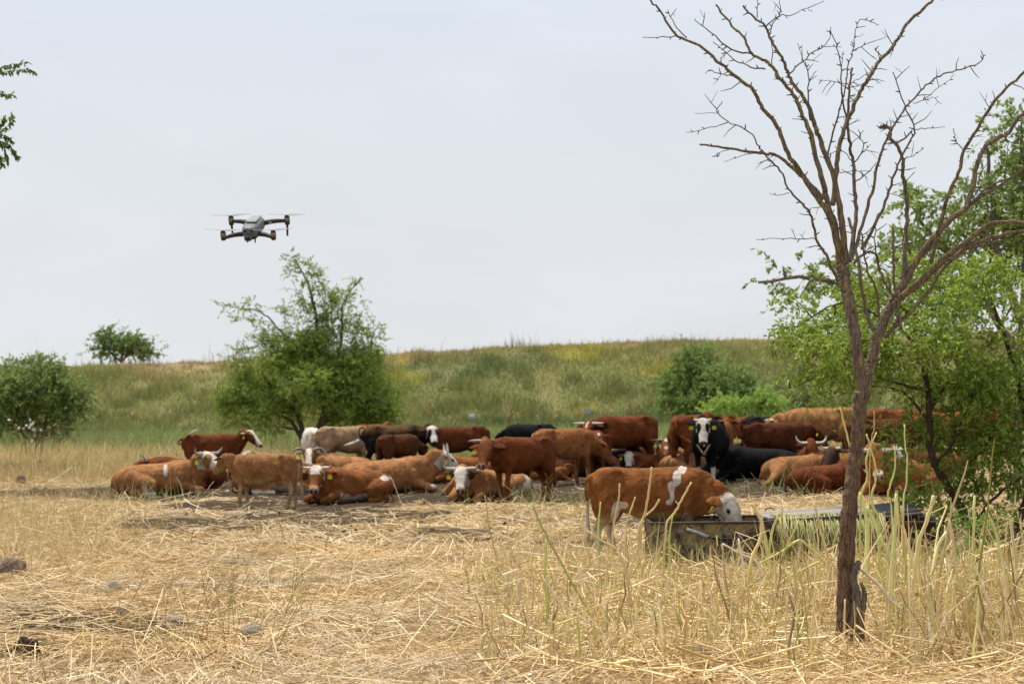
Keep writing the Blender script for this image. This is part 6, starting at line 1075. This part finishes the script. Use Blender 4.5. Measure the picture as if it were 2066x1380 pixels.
def cover():
    a = P(1548, 1050, YF - .02); c_ = P(1756, 1036, YF + .3); root = empty('board_cover', (a[0], YF, .47)); b_ = np.array(root.location); tag(root, 'weathered wooden board cover lying across the red trough', 'cover'); x0, x1 = a[0], c_[0]; L_ = x1 - x0
    for i in range(5):
        mb = MB(); yy = YF + .02 + i * .205 - b_[1]; mb.box((L_ / 2 + r5.uniform(-.02, .02), yy + .09, .03 + .001 * i), (L_, .19, .026), np.array((.28, .235, .185)) * r5.uniform(.8, 1.1), rotm(0, -.055, 0), bev=.004); mb.build('board', M_stalk, root)
    mb = MB(); mb.box((L_ / 2, -.045, .0), (L_ + .02, .03, .045), (.05, .05, .055), rotm(0, -.055, 0), bev=.005); mb.build('edge_strip', M_darkmetal, root)
cover()
def flap():
    a = P(1765, 1048, YF + .1); root = empty('metal_flap', (a[0], a[1], .47)); tag(root, 'dark metal flap standing open at the right end of the red trough', 'flap'); mb = MB(); mb.box((.22, .35, .05), (.46, .72, .014), (.018, .017, .016), rotm(0, -.10, .12), bev=.003); mb.build('plate', M_darkmetal, root)
    mb = MB(); mb.tube([(.0, -.02, .03), (.45, -.02, .07)], .014, 6, (.06, .05, .045)); mb.build('hinge_bar', M_darkmetal, root)
flap()
# stalks draped over the trough front
n = 420; px_ = r5.uniform(1560, 1775, n); X = (px_ - 1033) / F0 * YF; t0 = .47 + r5.uniform(-.02, .03, n); le = r5.uniform(.18, .46, n); fw = r5.uniform(.03, .20, n)
A_ = np.stack([X + r5.normal(0, .04, n), np.full(n, YF + .05) + r5.uniform(0, .10, n), t0 + .02], 1); B_ = np.stack([X, np.full(n, YF - .02), t0 + .015], 1); C_ = np.stack([X + r5.normal(0, .012, n), YF - fw, t0 - le * .3], 1); D_ = np.stack([X + r5.normal(0, .03, n), YF - fw * 1.2, t0 - le * .7], 1); E_ = np.stack([X + r5.normal(0, .05, n), YF - fw * 1.4 - r5.uniform(0, .05, n), t0 - le], 1)
tag(many_tubes('draped_stalks', np.stack([A_, B_, C_, D_, E_], 1), r5.uniform(.0035, .008, n), np.array([(.42, .43, .14), (.54, .48, .20), (.36, .38, .12), (.56, .44, .22)])[r5.integers(0, 4, n)] * r5.uniform(.7, 1.1, (n, 1)), M_stalk), 'green yellow stalks draped over the front of the trough', 'stalks', kind='stuff')
# rank green weeds against the left end of the trough
n = 150; px_ = np.concatenate([r5.uniform(1312, 1345, 60), r5.uniform(1345, 1620, 90)]); X = (px_ - 1033) / F0 * 18.2; Yv = r5.uniform(18.05, 18.35, n); B = np.stack([X, Yv, hg(X, Yv)], 1); h = r5.gamma(5, .045, n); D = np.stack([r5.normal(0, .35, n), r5.normal(-.1, .2, n), np.ones(n)], 1)
tag(many_tubes('trough_weeds', np.stack([B + D * (h * t_)[:, None] + r5.normal(0, .01, (n, 3)) for t_ in (0, .35, .7, 1)], 1), r5.uniform(.002, .004, n), np.array([(.30, .34, .10), (.42, .40, .16), (.22, .26, .08)])[r5.integers(0, 3, n)], M_stalk), 'weeds growing along the foot of the trough', 'weeds', kind='stuff')

# ---- low scrub at the lower right and dead weeds at the left
round_bush('low_shrub', 'sprawling shrub with dark bare stems and few leaves at the lower right', [(1900, 1080, 60, 40, 0, .3), (1960, 1130, 80, 40, .2, .25), (2030, 1090, 60, 60, 0, .4), (1880, 1160, 40, 30, -.2, .3), (2040, 1180, 50, 40, -.2, .2), (1990, 1060, 60, 40, 0, .3)],
           16.8, 30, .16, .036, (.07, .13, .03), (.15, .23, .05), 81, [[(2010, 1262), (1960, 1200), (1900, 1120), (1850, 1050)], [(2010, 1262), (2040, 1180), (2060, 1080)], [(2000, 1260), (1930, 1230), (1880, 1240)], [(2010, 1262), (1990, 1150), (1950, 1040)], [(2030, 1262), (1960, 1180), (1990, 1100), (2060, 1020)]], foot=(2010, 1262), tr=.014, droop=.3, tcol=(.06, .045, .038))
def weeds_left():
    r = np.random.default_rng(83); Bp = [G(a, 925 + r.uniform(-6, 6)) for a in (55, 62, 70, 78, 84, 92, 102, 48, 118)]
    mb = stems('thistle', [np.array([b_[0], b_[1], float(hg(b_[0], b_[1]))]) for b_ in Bp], r.uniform(.8, 1.35, 9), .014, [(.12, .085, .05), (.26, .2, .1)], r, .18, 6, .07); g = Bp[4]; o = mb.build('thistle_clump', M_twig); tag(o, 'dark dead thistle clump with seed heads at the left', 'thistle')
    n = 20; c = np.array([P(r.normal(62, 14), r.normal(858, 12), Bp[4][1]) for _ in range(n)]); D = unit(r.normal(0, 1, (n, 3))); f = ribbons('white_flower_heads', c, D, np.full(n, .05), np.full(n, .05), colvar((.6, .62, .55), n, r, .1), M_grass); tag(f, 'white flower heads on the thistle clump', 'flowers', kind='stuff')
    n = 900; x = r.uniform(-1, 1, n); c0 = G(40, 958); B = np.stack([c0[0] + r.normal(0, .75, n), c0[1] + r.normal(0, .8, n), np.abs(r.normal(0, .13, n))], 1); D = unit(r.normal(0, 1, (n, 3)) + np.array([0, 0, .3])); tp = sprays(B, D, r.uniform(.15, .5, n), 1, .3, r)[2]
    tag(many_tubes('brush_pile', tp, r.uniform(.004, .01, n), np.array([(.20, .13, .08), (.30, .22, .14), (.40, .30, .18)])[r.integers(0, 3, n)], M_twig), 'tangle of brown dead twigs in the tall grass at the left', 'twigs', kind='stuff')
    # fine dry weeds rising left of centre in the foreground
    Bq = []
    for i in range(110): a, b_ = r.normal(470, 95), r.uniform(1190, 1330); g = G(a, b_); Bq.append(np.array([g[0], g[1], float(hg(g[0], g[1]))]))
    n = len(Bq); Bq = np.array(Bq); h = r.uniform(.15, .55, n); D = unit(np.stack([r.normal(.35, .35, n), r.normal(0, .2, n), np.ones(n)], 1)); tps = np.stack([Bq + D * (h * t_)[:, None] + r.normal(0, .006, (n, 3)) for t_ in (0, .35, .7, 1)], 1)
    tag(many_tubes('wispy_weeds', tps, np.full(n, .0032), np.array([(.26, .23, .09), (.42, .32, .14), (.24, .22, .09)])[r.integers(0, 3, n)], M_stalk), 'thin olive weeds leaning right in the left foreground', 'weeds', kind='stuff')
weeds_left()

# ---- little signs in the meadow
def sign(px, py, w, h, col, stripe, label, Y=100.0):
    c = P(px, py, Y); z0 = float(hg(c[0], Y)); root = empty('sign', (c[0], Y, z0)); tag(root, label, 'sign', 'small signs in the meadow'); m = Y / F0; mb = MB(); mb.box((0, 0, c[2] - z0), (w * m, .02, h * m), col, bev=.004); mb.build('panel', M_plastic, root)
    if stripe is not None: mb = MB(); mb.box((0, -.012, c[2] - z0 - h * m * .3), (w * m * .8, .006, h * m * .22), stripe); mb.build('stripe', M_plastic, root)
    mb = MB(); mb.tube([(0, .025, 0), (0, .025, c[2] - z0 + h * m * .3)], .02, 6, (.2, .19, .17)); mb.build('post', M_darkmetal, root)
sign(952, 839, 12, 9, (.62, .63, .66), (.10, .14, .30), 'small white sign with a blue band in the meadow'); sign(1185, 829, 14, 10, (.32, .30, .32), None, 'small weathered grey sign at the foot of the embankment', 120)

# ---- the quadcopter drone
def drone():
    Y = 9.3; c = P(512, 459, Y); root = empty('drone', c); tag(root, 'grey quadcopter drone hovering in the sky above the feathery tree', 'drone'); R = rotm(0, 0, math.radians(19)) @ rotm(math.radians(-7), math.radians(-1.5), 0)
    def part(mb, name, mat=M_plastic, sm=False):
        mb.V = [v @ R.T for v in mb.V]; return mb.build(name, mat, root, sm)
    GY, DKc, BZ = (.15, .155, .165), (.045, .036, .028), (.26, .20, .13)
    mb = MB(); v, f = loft([(0, -.098, -.004, .020, .014, .014), (0, -.088, -.002, .033, .024, .026), (0, -.055, 0, .040, .030, .030), (0, 0, .002, .042, .034, .030), (0, .055, .003, .040, .032, .028), (0, .088, .002, .031, .024, .022), (0, .098, .0, .020, .012, .012)], 4, 20, up=(0, 0, 1), ex=3.2); mb.add(v, f, GY); part(mb, 'body', M_plastic, True)
    mb = MB(); mb.box((0, .012, .037), (.050, .120, .008), (.24, .245, .255), bev=.003); part(mb, 'battery_cover')
    mb = MB(); mb.box((0, -.035, -.030), (.060, .10, .018), DKc, bev=.006); part(mb, 'belly')
    for s in (-1, 1): mb = MB(); v, f = ellip((s * .016, -.1045, .008), (.006, .004, .006)); mb.add(v, f, (.004, .004, .004)); part(mb, 'sensor', M_gloss, True)
    gb = MB(); gb.box((0, -.112, -.024), (.034, .026, .026), (.10, .10, .105), bev=.005); gb = part(gb, 'gimbal_camera'); mb = MB(); mb.tube([(0, -.124, -.024), (0, -.131, -.024)], .009, 14, (.006, .006, .008)); part(mb, 'lens', M_gloss, True).parent = gb
    mb = MB(); mb.box((.0, -.10, .021), (.024, .006, .009), (.6, .6, .6), bev=.002); part(mb, 'front_plate')
    for s in (-1, 1): mb = MB(); mb.tube([(s * .018, -.06, -.036), (s * .018, -.062, -.058)], .0035, 8, DKc); part(mb, 'foot', M_plastic, True)
    for (mx_, my_, mz_, far) in [(-.122, -.10, -.012, 0), (.117, -.10, -.012, 0), (-.134, .10, .012, 1), (.138, .10, .012, 1)]:
        s = 1 if mx_ > 0 else -1; mb = MB(); a0 = np.array([s * .034, -.05 if not far else .055, -.018 if not far else .008]); a1 = np.array([mx_, my_, mz_ - (.014 if not far else .006)])
        Q = np.array([a0, a0 * .5 + a1 * .5 + [0, 0, .004], a1]); v, f = loft([(*Q[0], .013, .012, .012), (*Q[1], .011, .010, .010), (*Q[2], .009, .007, .007)], 4, 10, ex=3); mb.add(v, f, DKc); arm = part(mb, 'arm', M_plastic, True)
        mo = MB(); mo.tube([(mx_, my_, mz_ - .024), (mx_, my_, mz_ - .018), (mx_, my_, mz_ + .004)], [.010, .0125, .0125], 16, DKc); mo.tube([(mx_, my_, mz_ - .006), (mx_, my_, mz_ + .012)], .0133, 18, BZ); mo.tube([(mx_, my_, mz_ + .0125), (mx_, my_, mz_ + .021)], [.0125, .0095], 16, (.02, .02, .021)); mo = part(mo, 'motor', M_plastic, True)
        if far: mb = MB(); mb.tube([(mx_, my_, mz_ - .01), (mx_ - s * .003, my_ - .004, mz_ - .078)], [.0065, .0045], 8, DKc); part(mb, 'landing_leg', M_plastic, True)
        ang = {(0, -1): 172, (0, 1): 8, (1, -1): 186, (1, 1): -6}[(far, s)]
        for q in (0, 180):
            a = math.radians(ang + q + (0 if q == 0 else 3)); d = np.array([math.cos(a), math.sin(a), 0]); p_ = np.array([-math.sin(a), math.cos(a), 0]); st = []; n_ = 9; V = []
            for i in range(n_):
                t_ = i / (n_ - 1); ch = .004 + .008 * math.sin(math.pi * min(1, t_ * 1.15 + .12)) ; ch = max(.8 * ch * (1 - .6 * max(0, t_ - .8) / .2), .002); cc = np.array([mx_, my_, mz_ + .0235 + .004 * t_]) + d * (.008 + .088 * t_); tw = .35 * (1 - t_)
                for sg in (-1, 1):
                    for th_ in (-.0004, .0004): V.append(cc + p_ * ch * sg + np.array([0, 0, sg * ch * tw + th_]))
            F = []
            for i in range(n_ - 1): k = i * 4; F += [(k, k + 4, k + 6, k + 2), (k + 1, k + 3, k + 7, k + 5), (k, k + 1, k + 5, k + 4), (k + 2, k + 6, k + 7, k + 3)]
            F += [(0, 2, 3, 1), (n_ * 4 - 4, n_ * 4 - 3, n_ * 4 - 1, n_ * 4 - 2)]
            mb = MB(); mb.add(V, F, (.30, .30, .32)); part(mb, 'propeller_blade', M_blade)
        if far and s > 0: mb = MB(); mb.box(a0 * .72 + a1 * .28 + np.array([0, -.0135, .001]), (.020, .0015, .011), (.36, .34, .33)); part(mb, 'label_plate')
drone()
bpy.context.view_layer.update()
